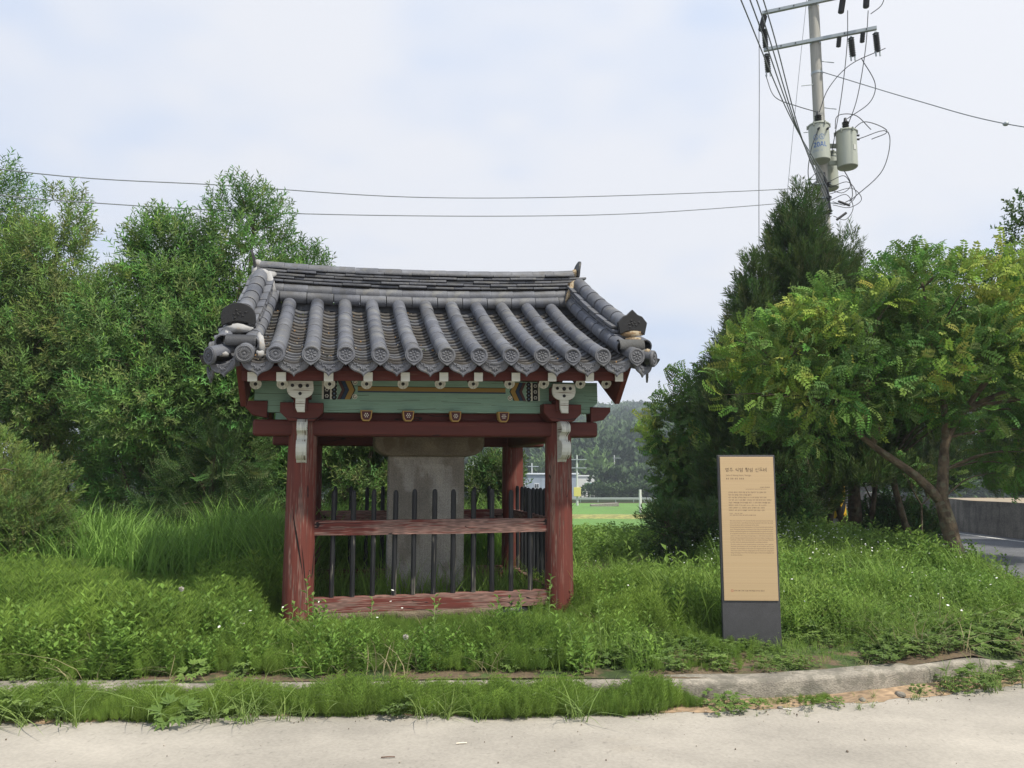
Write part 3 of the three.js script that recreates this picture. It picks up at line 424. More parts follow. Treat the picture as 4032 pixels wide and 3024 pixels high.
  ROWX.forEach((x, i) => {
    const n = 8; for (let k = 0; k < n; k++) { const s = 0.065 + k * 0.121; place('cover_tile', pick(cover), tm(), x + jit(0.008), s, 0.0 + jit(0.003), -0.012); }
    mesh('round_eave_tile', i === 0 ? rosette : antefix, tm(), ROOF, [x, 2.652 + jit(0.006), 2.035], [-0.04 + jit(0.05), jit(0.06), jit(0.08)]);
  });
  const dirt = [tiles[3], tiles[4], std(T.tile, 0xd9ccb8, { roughness: 0.85 }), std(T.tile, 0xb9b0a4, { roughness: 0.85 }), std(T.tile, 0xcabfb2, { roughness: 0.85 })];
  CH.forEach((x, i) => {
    for (let k = 0; k < 18; k++) place('pan_tile', pick(pan), pick(dirt), x + jit(0.006), 0.035 + k * 0.0542, -0.034 + jit(0.004), -0.16 + jit(0.015));
    mesh('drip_tile', drip, tm(), ROOF, [x, 2.606 + jit(0.006), 2.005 + jit(0.01)], [0.1 + jit(0.05), jit(0.05), jit(0.04)]);
  });
  // fallen leaf litter and grit lodged in the channels
  { const L = [], chip = new THREE.TetrahedronGeometry(0.009, 0); const rr2 = rng(91); for (let k = 0; k < 170; k++) { const ch = Math.floor(Math.pow(rr2(), 1.7) * 12), s = rr2() * 0.95, dx = (rr2() - 0.5) * 0.19; L.push({ p: [CH[ch] + dx, yS(s) - 0.07 + 0.05 * Math.pow(dx / 0.13, 2) + 0.006, zS(s)], q: new THREE.Quaternion().setFromEuler(new THREE.Euler(rr2() * 6, rr2() * 6, 0)), s: [0.6 + rr2() * 1.3, 0.5, 0.6 + rr2()], c: rr2() < 0.45 ? [0.30, 0.26, 0.20] : rr2() < 0.6 ? [0.30, 0.17, 0.07] : [0.12, 0.13, 0.06] }); } instances('leaf_litter', chip, new THREE.MeshStandardMaterial({ color: 0xffffff, roughness: 1 }), L, ROOF); }
  // back slope, unseen from here, with the same tiles joined
  { const L = []; ROWX.forEach((x) => { for (let k = 0; k < 7; k++) { const s = 0.07 + k * 0.135; L.push(cover[0].clone().rotateX(slope(s)).translate(x, yS(s), zS(s))); } }); CH.forEach((x) => { for (let k = 0; k < 10; k++) { const s = 0.04 + k * 0.098; L.push(panGeo(0.26, 0.262, 0.052, 0.017, 4).rotateX(slope(s) - 0.06).translate(x, yS(s) - 0.04, zS(s))); } L.push(drip.clone().translate(x, 2.606, 2.005)); }); const g = merge(L).rotateY(Math.PI); const m = mesh('back_slope_tiles', g, tiles[2], ROOF); m.userData.kind = 'stuff'; }
  // --- main ridge
  const sagR = (x) => 0.055 * Math.pow(Math.abs(x) / 1.95, 2.2);
  const along = (name, g, m, x, y, z, extra = 0) => mesh(name, g, m, ROOF, [x, y + sagR(x), z], [extra, 0, (sagR(x + 0.05) - sagR(x - 0.05)) / 0.1 + jit(0.012)]);
  const ridgeCover = offs(coverGeo(0.275, 0.078, 0.074).rotateY(Math.PI / 2), 4), sideCover = offs(coverGeo(0.30, 0.078, 0.074).rotateY(Math.PI / 2), 4), flatT = offs(box(0.335, 0.027, 0.27, 0.006, 0), 4);
  { const p = flatT.map((g) => { const a = g.attributes.position; for (let i = 0; i < a.count; i++) a.setY(i, a.getY(i) + 0.012 * Math.pow(a.getX(i) / 0.167, 2)); g.computeVertexNormals(); }); }
  for (let i = 0; i < 13; i++) along('under_ridge_tile', pick(sideCover), pick(tiles), -1.86 + i * 0.31, 3.592, 0.105, 0.85).scale.setScalar(1.0);
  for (let i = 0; i < 14; i++) along('ridge_side_tile', pick(ridgeCover), pick(tiles), -1.80 + i * 0.278, 3.682, 0.075, 0.55);
  for (let L = 0; L < 5; L++) for (let i = 0; i < 12; i++) { const x = -1.83 + ((L * 0.37) % 1) * 0.33 + i * 0.338; if (x > 1.95) continue; along('ridge_flat_tile', pick(flatT), pick(tiles), x, 3.775 + L * 0.0385 + jit(0.005), jit(0.034), jit(0.05)).rotation.z += jit(0.022); }
  for (let i = 0; i < 14; i++) along('ridge_top_tile', pick(ridgeCover), pick(tiles), -1.80 + i * 0.278, 3.958, 0);
  mesh('ridge_core', box(3.8, 0.28, 0.16, 0.01), flat(0x3a3836, 1), ROOF, [0, 3.76, 0]);
  { const L = []; for (let i = 0; i < 13; i++) { const x = -1.86 + i * 0.31; L.push(sideCover[0].clone().rotateX(-0.85).translate(x, 3.592 + sagR(x), -0.105), ridgeCover[0].clone().rotateX(-0.55).translate(x, 3.682 + sagR(x), -0.075)); } const m = mesh('back_ridge_tiles', merge(L), tiles[2], ROOF); m.userData.kind = 'stuff'; }
  // upturned end plates of the ridge
  const plateShape = (w, h) => smooth([[-w, 0], [-w * 1.02, h * 0.4], [-w * 0.8, h * 0.8], [0, h], [w * 0.8, h * 0.8], [w * 1.02, h * 0.4], [w, 0]], 20);
  for (const sx of [-1, 1]) {
    const g = triUV(new THREE.ExtrudeGeometry(new THREE.Shape(plateShape(0.12, 0.23).map(([x, y]) => new THREE.Vector2(x, y))), { depth: 0.024, bevelEnabled: true, bevelSize: 0.003, bevelThickness: 0.003, bevelSegments: 1 }).rotateY(Math.PI / 2), 0);
    { const p = g.attributes.position; for (let i = 0; i < p.count; i++) p.setX(i, p.getX(i) - 0.012 + sx * 0.9 * Math.pow(Math.max(0, p.getY(i) - 0.05), 2)); g.computeVertexNormals(); }
    mesh('ridge_end_plate', g, darkTile, ROOF, [sx * 1.99, 3.93 + sagR(1.95), 0], [0, 0, -sx * 0.1]);
    mesh('plaster_fill', lump(0.05, 0.06, 0.09, 3 + sx, 0.5), sx < 0 ? M.plaster : M.ochre, ROOF, [sx * 1.965, 4.04, 0.0]);
  }
  // --- descending ridges, their end plates, plaster and corner tiles
  const dOff = (s) => 0.235 + 0.1 * s;
  const dCover = offs(coverGeo(0.30, 0.088, 0.082), 4), dFlat = offs(box(0.30, 0.03, 0.31, 0.007, 0), 4);
  for (const sx of [-1, 1]) {
    const X = sx < 0 ? -1.965 : 2.02, xs = (s) => X - sx * 0.05 * s;
    for (let k = 0; k < 6; k++) { const s = 0.27 + k * 0.128; mesh('hip_cover_tile', pick(dCover), pick(tiles), ROOF, [xs(s), yS(s) + dOff(s), zS(s)], [slope(s) + 0.02, jit(0.03), jit(0.03)]); }
    for (let L = 0; L < 3; L++) for (let k = 0; k < 6; k++) { const s = 0.26 + k * 0.130 + ((L * 0.43) % 1) * 0.04; mesh('hip_flat_tile', pick(dFlat), pick(tiles), ROOF, [xs(s) + jit(0.01), yS(s) + dOff(s) - 0.055 - 0.036 * (2 - L) * (1 + s * 0.3) + jit(0.004), zS(s)], [slope(s), jit(0.02), sx * -0.08 + jit(0.03)]); }
    for (let k = 0; k < 7; k++) { const s = 0.16 + k * 0.128; mesh('hip_side_tile', pick(cover), pick(tiles), ROOF, [xs(s) - sx * 0.125, yS(s) + 0.05 + 0.05 * s, zS(s)], [slope(s), 0, sx * 0.9]); mesh('hip_side_tile', pick(cover), pick(tiles), ROOF, [xs(s) + sx * 0.12, yS(s) + 0.06 + 0.05 * s, zS(s)], [slope(s), 0, -sx * 0.9]); }
    { const s0 = 0.24, s1 = 0.98, pts = []; for (let i = 0; i <= 8; i++) { const s = lerp(s0, s1, i / 8); pts.push([zS(s), yS(s) + dOff(s) - 0.06]); } for (let i = 8; i >= 0; i--) { const s = lerp(s0, s1, i / 8); pts.push([zS(s), yS(s) - 0.1]); } mesh('ridge_core', triUV(new THREE.ExtrudeGeometry(new THREE.Shape(pts.map(([z, y]) => new THREE.Vector2(z, y))), { depth: 0.2, bevelEnabled: false }).rotateY(-Math.PI / 2), 0), flat(0x4a4541, 1), ROOF, [X + 0.1 - sx * 0.02, 0, 0]); }
    // last cover row carrying the corner, with its own round end
    for (let k = 0; k < 2; k++) { const s = 0.065 + k * 0.121; place('cover_tile', pick(cover), tm(), sx < 0 ? -1.865 : 1.955, s, 0.0, -0.03); }
    mesh('round_eave_tile', sx < 0 ? rosette : antefix, tm(), ROOF, [sx < 0 ? -1.865 : 1.955, 2.652, 2.045], [0, 0, jit(0.1)]);
    mesh('corner_cross_tile', coverGeo(0.27, 0.076, 0.076, 0.02).rotateY(Math.PI / 2), sx < 0 ? std(T.tile, 0x8a8a8c, { roughness: 0.6 }) : std(T.tile, 0xd8d4c6, { roughness: 0.9 }), ROOF, [sx < 0 ? -1.915 : 1.965, 2.785, 1.865], [0.3, 0, jit(0.04)]);
    // end plate: rounded on one side, peaked on the other
    const pp = sx < 0 ? smooth([[-0.15, 0], [-0.155, 0.09], [-0.13, 0.16], [-0.07, 0.20], [0, 0.215], [0.07, 0.20], [0.13, 0.16], [0.155, 0.09], [0.15, 0]], 22) : [[-0.14, 0], [-0.165, 0.12], [-0.10, 0.185], [-0.055, 0.205], [0, 0.255], [0.055, 0.205], [0.11, 0.185], [0.165, 0.12], [0.14, 0]];
    const base = []; for (let i = 0; i <= 8; i++) { const t = 1 - i / 4; base.push([t * pp[pp.length - 1][0], 0.045 * (1 - t * t)]); }
    const pg = triUV(new THREE.ExtrudeGeometry(new THREE.Shape([...pp, ...base.slice(1, -1)].map(([x, y]) => new THREE.Vector2(x, y))), { depth: 0.03, bevelEnabled: true, bevelSize: 0.005, bevelThickness: 0.005, bevelSegments: 1 }), 0);
    const pl = mesh('ridge_end_plate', pg, darkTile, ROOF, [sx < 0 ? -1.965 : 2.065, sx < 0 ? 2.985 : 2.955, 1.66], [0.12, sx * 0.05, 0]);
    for (let k = 0; k < 9; k++) { const a = k * 2.4; mesh('relief_boss', new THREE.SphereGeometry(0.011, 6, 5).scale(1.4, 0.8, 0.6), darkTile, pl, [Math.cos(a) * 0.012 * k * 0.8, 0.11 + Math.sin(a) * 0.006 * k, 0.036]); }
    mesh('plaster_fill', lump(0.13, 0.042, 0.032, 11 + sx, 0.8, 4), sx < 0 ? M.plaster : M.ochre, ROOF, [sx < 0 ? -1.965 : 2.06, 2.955, 1.675]);
    const PF = (x, y, z, rx, ry, rz, seed, rot) => mesh('plaster_fill', lump(rx, ry, rz, seed, sx < 0 ? 0.75 : 0.85, 4), sx < 0 ? M.plaster : M.ochre, ROOF, [x, y, z], rot);
    if (sx < 0) { PF(-1.75, 2.79, 1.80, 0.035, 0.12, 0.03, 21, [-0.2, 0, 0.15]); PF(-1.74, 2.665, 1.93, 0.035, 0.04, 0.03, 27); PF(-2.065, 2.78, 1.80, 0.022, 0.12, 0.03, 22, [0, 0, -0.1]); PF(-2.06, 2.665, 1.93, 0.04, 0.025, 0.03, 23); PF(-1.80, 3.74, 0.21, 0.05, 0.17, 0.05, 24, [-0.25, 0, 0.2]); PF(-1.90, 3.86, 0.14, 0.13, 0.09, 0.08, 25, [0, 0, 0.3]); PF(-1.99, 3.93, 0.05, 0.04, 0.08, 0.1, 26); }
    else { PF(1.84, 3.75, 0.2, 0.04, 0.16, 0.04, 31, [-0.25, 0, -0.45]); PF(1.93, 3.88, 0.12, 0.09, 0.06, 0.06, 32); PF(2.06, 2.86, 1.78, 0.10, 0.035, 0.06, 33); PF(2.13, 2.71, 1.92, 0.05, 0.04, 0.06, 34); }
    // verge tiles running outwards over the gable
    for (let k = 0; k < 7; k++) {
      const s = 0.075 + k * 0.135, tilt = 0.30; const g = new THREE.Group();
      const m = mesh('verge_tile', pick(cover), pick(tiles), ROOF, [sx * 2.07, yS(s) - 0.015, zS(s) - 0.03], [0, 0, 0]); m.rotation.set(tilt, 0, 0); m.rotation.order = 'YXZ'; m.rotation.y = sx * (Math.PI / 2 - (k === 0 ? 0.75 : 0));
      if (k < 2) { const e = mesh('round_eave_tile', rosette, pick(tiles), ROOF, [sx * (k === 0 ? 2.17 : 2.21), yS(s) - 0.065, zS(s) - 0.03 + (k === 0 ? 0.10 : 0)]); e.rotation.order = 'YXZ'; e.rotation.y = sx * (Math.PI / 2 - (k === 0 ? 0.75 : 0)); e.rotation.x = 0.1; }
      const d = mesh('verge_pan_tile', pick(pan), pick(dirt), ROOF, [sx * 2.15, yS(s + 0.068) - 0.075, zS(s + 0.068)]); d.rotation.order = 'YXZ'; d.rotation.y = sx * Math.PI / 2; d.rotation.x = tilt * 0.8; d.scale.set(1, 1, 1.6);
    }
    const dr = mesh('drip_tile', drip, tm(), ROOF, [sx * 2.06, 2.60, 1.95]); dr.rotation.set(0.1, sx * 0.5, sx * -0.12); dr.scale.setScalar(0.95);
    const d2 = mesh('drip_tile', drip, tm(), ROOF, [sx * 2.2, 2.56, 1.70]); d2.rotation.set(0.1, sx * 1.2, sx * -0.05); d2.scale.setScalar(0.85);
    mesh('verge_bed', box(0.24, 0.05, 1.95, 0.01), tiles[4], ROOF, [sx * 2.03, yS(0.5) - 0.085, zS(0.52)], [slope(0.5), 0, -sx * 0.2]);
  }
}
// the stele itself stands inside on its own base
{
  const S = thing('stone_stele', [-1.0735 + 0.12 * Math.sin(0.217) * 0 + 0.03, 0.25, -9.375], 0.217);
  tag(S, 'tall grey inscribed stone stele with a broad capstone inside the pavilion', 'stele');
  const cv = document.createElement('canvas'); cv.width = 512; cv.height = 960; const c = cv.getContext('2d'), r = rng(3);
  c.fillStyle = '#fff'; c.fillRect(0, 0, 512, 960);
  const glyph = (x, y, s, lw) => { c.lineWidth = lw; c.strokeStyle = '#000'; const n = 3 + Math.floor(r() * 3); for (let k = 0; k < n; k++) { const yy = y + (k + 0.5) * s / n; c.beginPath(); c.moveTo(x + s * (0.05 + 0.2 * r()), yy); c.lineTo(x + s * (0.75 + 0.2 * r()), yy + (r() - 0.5) * s * 0.08); c.stroke(); } for (let k = 0; k < 2; k++) { const xx = x + s * (0.2 + 0.6 * r()); c.beginPath(); c.moveTo(xx, y + s * 0.1 * r()); c.lineTo(xx + (r() - 0.5) * s * 0.3, y + s * (0.6 + 0.35 * r())); c.stroke(); } };
  for (let k = 0; k < 9; k++) glyph(40 + k * 49, 34, 34, 3.2);
  for (let col = 0; col < 26; col++) for (let row = 0; row < 66; row++) if (r() > 0.06) glyph(28 + col * 17.6, 96 + row * 12.4, 10, 1.1);
  const eng = new THREE.CanvasTexture(cv); eng.colorSpace = THREE.NoColorSpace;
  const st = pair(512, 1024, 1, 1, (u, v, o) => { const a = fbm(u * 6, v * 9, 6, 9, 301, 5), sp = vnoise(u * 220, v * 380, 220, 380, 307), d = sstep(0.5, 0.66, fbm(u * 4, v * 5, 4, 5, 311, 5)), l = sstep(0.6, 0.7, fbm(u * 3, v * 4, 3, 4, 317, 4)); for (let c2 = 0; c2 < 3; c2++) o[c2] = lerp(lerp([0.69, 0.67, 0.635][c2], [0.50, 0.47, 0.42][c2], d * 0.55), [0.76, 0.73, 0.67][c2], l * 0.4) * (0.8 + 0.25 * a + 0.3 * (sp - 0.5)); return a; });
  const m = new THREE.MeshStandardMaterial({ map: st.map, bumpMap: eng, bumpScale: 0.004, roughness: 0.9 });
  const g = new RoundedBoxGeometry(0.905, 1.66, 0.26, 2, 0.015), p = g.attributes.position, uv = g.attributes.uv, nn = g.attributes.normal; for (let i = 0; i < p.count; i++) uv.setXY(i, p.getX(i) / 0.905 + 0.5, p.getY(i) / 1.66 + 0.5);
  mesh('stele_body', g, m, S, [0, 0.91, 0]);
  const sh = new THREE.Shape(); sh.moveTo(-0.63, 0.30); sh.lineTo(-0.63, 0.12); sh.quadraticCurveTo(-0.6, 0.02, -0.46, 0.0); sh.lineTo(0.46, 0.0); sh.quadraticCurveTo(0.6, 0.02, 0.63, 0.12); sh.lineTo(0.63, 0.30); sh.quadraticCurveTo(0, 0.5, -0.63, 0.30);
  mesh('capstone', triUV(new THREE.ExtrudeGeometry(sh, { depth: 0.48, bevelEnabled: true, bevelSize: 0.02, bevelThickness: 0.03, bevelSegments: 2, curveSegments: 8 }).translate(0, 0, -0.24), 0), std(T.stone, 0xe6dcc4, { bumpScale: 0.006 }), S, [0.02, 1.735, 0.02]);
  mesh('base_slab', triUV(new RoundedBoxGeometry(1.25, 0.2, 0.6, 2, 0.03), 0), M.stone, S, [0, 0.0, 0]);
}

// ---------------------------------------------------------------- leaves, sprays, trees
function leafTris(P, o, dir, nrm, L, w, fold = 0.15, droop = 0.1) {     // one folded leaf of two faces
  const d = dir.clone().normalize(), s = new THREE.Vector3().crossVectors(d, nrm).normalize(), n = new THREE.Vector3().crossVectors(s, d).normalize();
  const a = o, m = o.clone().addScaledVector(d, L * 0.45).addScaledVector(n, fold * w), l = m.clone().addScaledVector(s, -w / 2), r = m.clone().addScaledVector(s, w / 2), t = o.clone().addScaledVector(d, L).addScaledVector(n, -droop * L);
  for (const [x, y, z] of [[a, r, t], [a, t, l]]) P.push(...x.toArray(), ...y.toArray(), ...z.toArray());
}
function twig(P, a, b, r) { const d = b.clone().sub(a), s = new THREE.Vector3(-d.z, 0, d.x); if (s.length() < 1e-4) s.set(1, 0, 0); s.normalize().multiplyScalar(r); const u = new THREE.Vector3().crossVectors(d, s).normalize().multiplyScalar(r); for (const v of [s, u]) { const p = [a.clone().add(v), a.clone().sub(v), b]; for (const q of p) P.push(...q.toArray()); } }
const V = (x, y, z) => new THREE.Vector3(x, y, z);
function sprayWillow(seed, n = 13, L = 0.36, leaf = 0.105, w = 0.024) {
  const r = rng(seed), P = []; const pt = (t) => V(0.05 * t * t, L * t * (1 - 0.12 * t), 0.03 * Math.sin(t * 3));
  twig(P, pt(0), pt(0.6), 0.003); twig(P, pt(0.55), pt(1), 0.002);
  for (let i = 0; i < n; i++) { const t = 0.12 + 0.88 * i / (n - 1), a = i * 2.4 + r() * 0.5, up = lerp(0.35, 1.0, t) + r() * 0.3; leafTris(P, pt(t), V(Math.cos(a), up, Math.sin(a)), V(-Math.cos(a) * 0.5 + (r() - 0.5) * 0.6, 1, -Math.sin(a) * 0.5 + (r() - 0.5) * 0.6), leaf * (0.75 + 0.4 * r()), w * (0.85 + 0.3 * r()), 0.2, 0.12); }
  return geom(P);
}
function sprayPinnate(seed, L = 0.32, pairs = 7, leaf = 0.062, w = 0.034) {
  const r = rng(seed), P = []; const pt = (t) => V(0, L * t * (1 - 0.25 * t), L * (0.12 * t + 0.30 * t * t)); twig(P, pt(0), pt(1), 0.0025);
  for (let i = 0; i < pairs; i++) { const t = 0.2 + 0.8 * i / (pairs - 1); const tan = pt(Math.min(1, t + 0.05)).sub(pt(t - 0.05)).normalize(), nn = V(0, tan.z, -tan.y); for (const s of [-1, 1]) leafTris(P, pt(t), tan.clone().multiplyScalar(0.55).add(V(s, 0, 0)), nn.clone().add(V((r() - 0.5) * 0.5, 0, (r() - 0.5) * 0.4)), leaf * (0.8 + 0.4 * r()) * (1 - 0.25 * Math.abs(t - 0.5)), w, 0.12, 0.12); }
  leafTris(P, pt(1), V(0, 0.4, 1), V(0, 1, -0.3), leaf, w); return geom(P);
}
function sprayJuniper(seed, n = 34, L = 0.28, lw = 0.013, ll = 0.07) {
  const r = rng(seed), P = []; for (let i = 0; i < n; i++) { const t = Math.pow(i / n, 0.8), a = r() * 6.28, rad = 0.075 * (1 - 0.75 * t), o = V(Math.cos(a) * rad * 0.35, L * t, Math.sin(a) * rad * 0.35); leafTris(P, o, V(Math.cos(a) * 0.75, 1.1, Math.sin(a) * 0.75), V(r() - 0.5, r() - 0.5, r() - 0.5), ll + 0.05 * r(), lw, 0.3, -0.1); } return geom(P);
}
function sprayYew(seed, L = 0.26) { const r = rng(seed), P = []; for (let i = 0; i < 22; i++) { const t = i / 22, s = i % 2 ? 1 : -1; leafTris(P, V(0, L * t * 0.9, L * 0.3 * t * t), V(s, 0.5, 0.1), V(0, 0.2, 1), 0.035 + 0.015 * r(), 0.009, 0.2, 0); } twig(P, V(0, 0, 0), V(0, L * 0.9, L * 0.3), 0.003); return geom(P); }
function sprayBroad(seed, n = 12, L = 0.26, leaf = 0.07, w = 0.04) { return sprayWillow(seed, n, L, leaf, w); }
const leafMat = (rough = 1, tr = 0.35) => new THREE.MeshPhysicalMaterial({ color: 0xffffff, roughness: rough, transmission: tr, thickness: 0, side: THREE.DoubleSide, specularIntensity: 0.35 });
const LM = leafMat(1, 0.26), LMfine = LM, GM = leafMat(1, 0.42);
const SPRAY = { willow: [1, 2, 3].map((s) => sprayWillow(s)), gold: [4, 5, 6].map((s) => sprayPinnate(s)), juniper: [7, 8, 9].map((s) => sprayJuniper(s)), yew: [10, 11].map((s) => sprayYew(s)), bush: [14, 15].map((s) => sprayJuniper(s, 30, 0.24, 0.012, 0.045)), broad: [12, 13].map((s) => sprayBroad(s)) };
const qDir = (d, roll) => new THREE.Quaternion().setFromUnitVectors(Y, d).multiply(new THREE.Quaternion().setFromAxisAngle(Y, roll));
// lobes: [x,y,z, rx,ry,rz, weight]; a crown of sprays gathered in clumps through the lobes' volume
function crownList(o) {
  const r = rng(o.seed), out = []; const W = o.lobes.reduce((a, l) => a + (l[6] ?? 1) * l[3] * l[5], 0); let guard = 0;
  while (out.length < o.count && guard++ < o.count * 30) {
    let k = r() * W, lo = o.lobes[0]; for (const l of o.lobes) { k -= (l[6] ?? 1) * l[3] * l[5]; if (k <= 0) { lo = l; break; } }
    const th = r() * 6.283, cz = r() * 2 - 1, sn = Math.sqrt(1 - cz * cz), d = V(sn * Math.cos(th), cz, sn * Math.sin(th));
    const f = Math.pow(r(), o.shell ?? 0.4) * (0.82 + 0.36 * noise3(d.x * 2.3 + lo[0] * 3, d.y * 2.3 + lo[1] * 3, d.z * 2.3, o.seed));
    const p = V(lo[0] + d.x * lo[3] * f, lo[1] + d.y * lo[4] * f, lo[2] + d.z * lo[5] * f); if (p.y < (o.floor ?? 0.1)) continue;
    const cl = noise3(p.x * (o.freq ?? 1.9) + o.seed, p.y * (o.freq ?? 1.9), p.z * (o.freq ?? 1.9), o.seed + 7) * 0.65 + noise3(p.x * 4.1, p.y * 4.1, p.z * 4.1, o.seed + 9) * 0.35; if (cl < (o.gap ?? 0.40) + 0.10 * r()) continue;
    const dir = d.clone().multiplyScalar(o.out ?? 0.8).add(V((r() - 0.5) * (o.jit ?? 1), (o.up ?? 0.6) + (r() - 0.5) * 0.6, (r() - 0.5) * (o.jit ?? 1))).normalize();
    const t = r(), hue = noise3(p.x * 0.9, p.y * 0.9, p.z * 0.9, o.seed + 3); const yel = o.tipColor && f > 0.72 && p.y > o.tipY && noise3(p.x * 1.6, p.y * 1.6, p.z * 1.6, o.seed + 13) > o.tipTh ? 1 : 0;
    const A = o.colors[0], B = o.colors[1], m = clamp(0.55 * t + 0.9 * (hue - 0.5) + 0.22), c = yel ? o.tipColor.map((q) => q * (0.8 + 0.4 * r())) : [0, 1, 2].map((q) => lerp(A[q], B[q], m) * (0.8 + 0.4 * r()));
    out.push({ p: p.toArray(), q: qDir(dir, r() * 6.28), s: (o.size ?? 1) * (0.75 + 0.5 * r()), c });
  }
  return out;
}
function tree(name, label, pos, o) {
  const g = thing(name, pos, 0); tag(g, label, o.category ?? 'tree', o.group);
  const L = []; const r = rng(o.seed + 500);
  for (const [pts, r0, r1] of o.limbs ?? []) L.push(taperTube(pts, r0, r1, 12, 8, 0.35, o.seed));
  const list = crownList(o);
  // branchlets running from the limbs out into the crown
  const nb = o.branchlets ?? 40; for (let k = 0; k < nb && list.length; k++) { const e = list[Math.floor(r() * list.length)].p, lm = o.limbs[Math.floor(r() * o.limbs.length)][0]; let best = lm[0], bd = 1e9; for (const l of o.limbs) for (const q of l[0]) { const dd = Math.hypot(q[0] - e[0], (q[1] - e[1]) * 1.2 + 0.4, q[2] - e[2]); if (dd < bd && q[1] < e[1] + 0.2) { bd = dd; best = q; } } const mid = best.map((q, i) => lerp(q, e[i], 0.5) + (i === 1 ? 0.12 : (r() - 0.5) * 0.15)); L.push(taperTube([best, mid, e], 0.014 + 0.012 * r(), 0.003, 5, 4, 0, 1)); }
  if (L.length) mesh('trunk', merge(L), o.bark ?? M.bark, g);
  const kinds = SPRAY[o.kind], per = kinds.map((_, i) => list.filter((__, j) => j % kinds.length === i));
  kinds.forEach((sp, i) => { if (per[i].length) instances('crown', sp, o.mat ?? LM, per[i], g); });
  return g;
}
const GW = [[0.085, 0.18, 0.045], [0.21, 0.345, 0.095]];       // willow green, dull to bright
const willow = (x, z, h, w, seed, label, o = {}) => tree('willow_tree', label, [x, land(x, z) - 0.05, z], {
  kind: 'willow', seed, count: o.count ?? 4600, colors: o.colors ?? GW, group: 'willow-leaved trees left of the pavilion', up: 0.55, out: 0.8, jit: 1.2, gap: 0.375, freq: 2.3, floor: 0.35, size: 0.95, branchlets: 46,
  limbs: [[[[0, 0, 0], [0.1, h * 0.3, 0.05], [0.02, h * 0.6, -0.05], [0.1, h * 0.86, 0]], 0.11, 0.02], [[[0.05, h * 0.18, 0], [-w * 0.3, h * 0.42, 0.3], [-w * 0.5, h * 0.66, 0.3]], 0.06, 0.012], [[[0.08, h * 0.22, 0], [w * 0.3, h * 0.45, 0.2], [w * 0.45, h * 0.64, 0.2]], 0.06, 0.012], [[[0.06, h * 0.3, 0], [0, h * 0.5, 0.5], [0.1, h * 0.62, 0.7]], 0.05, 0.01], [[[0, 0, 0.05], [-0.2, h * 0.2, 0.3], [-0.35, h * 0.35, 0.6]], 0.04, 0.01]],
  lobes: o.lobes ?? [[0.05, h * 0.82, 0.1, w * 0.5, h * 0.165, w * 0.5, 1.2], [-w * 0.45, h * 0.63, 0.3, w * 0.5, h * 0.17, w * 0.55, 1.1], [w * 0.45, h * 0.60, 0.3, w * 0.5, h * 0.17, w * 0.55, 1.1], [0, h * 0.46, 0.45, w * 0.75, h * 0.15, w * 0.6, 1], [-w * 0.35, h * 0.26, -0.1, w * 0.55, h * 0.14, w * 0.45, 0.5], [w * 0.35, h * 0.22, -0.1, w * 0.55, h * 0.14, w * 0.45, 0.5]], ...o });
willow(-9.9, -13.8, 7.3, 1.9, 21, 'tallest willow-leaved tree at the left edge of the picture');
willow(-8.25, -13.4, 6.6, 1.35, 22, 'second willow-leaved tree from the left edge, yellow-green rounded top', { colors: [[0.105, 0.185, 0.048], [0.25, 0.345, 0.10]] });
willow(-6.05, -13.0, 6.1, 1.3, 23, 'lower willow-leaved tree in the dip between the taller crowns on the left');
willow(-4.75, -13.4, 6.85, 1.45, 24, 'tall willow-leaved tree rising just left of the pavilion roof');
willow(-4.0, -14.2, 5.8, 1.15, 25, 'willow-leaved tree whose crown shows over the left end of the roof ridge');
willow(-2.45, -13.6, 3.3, 1.1, 26, 'short leafy tree seen through the pavilion left of the stele', { count: 2200, colors: [[0.06, 0.12, 0.03], [0.16, 0.24, 0.07]] });
willow(-9.0, -16.5, 6.0, 1.8, 27, 'shaded willow-leaved tree behind the left edge trees', { count: 2600 });
willow(-6.9, -16.2, 5.6, 1.8, 28, 'shaded willow-leaved tree behind the dip in the left crowns', { count: 2600 });
willow(-4.6, -16.4, 5.0, 1.7, 29, 'shaded willow-leaved tree behind the tall crown left of the roof', { count: 2600 });
willow(-11.8, -13.2, 6.6, 1.9, 30, 'willow-leaved tree half cut off by the left picture edge', { count: 2600 });
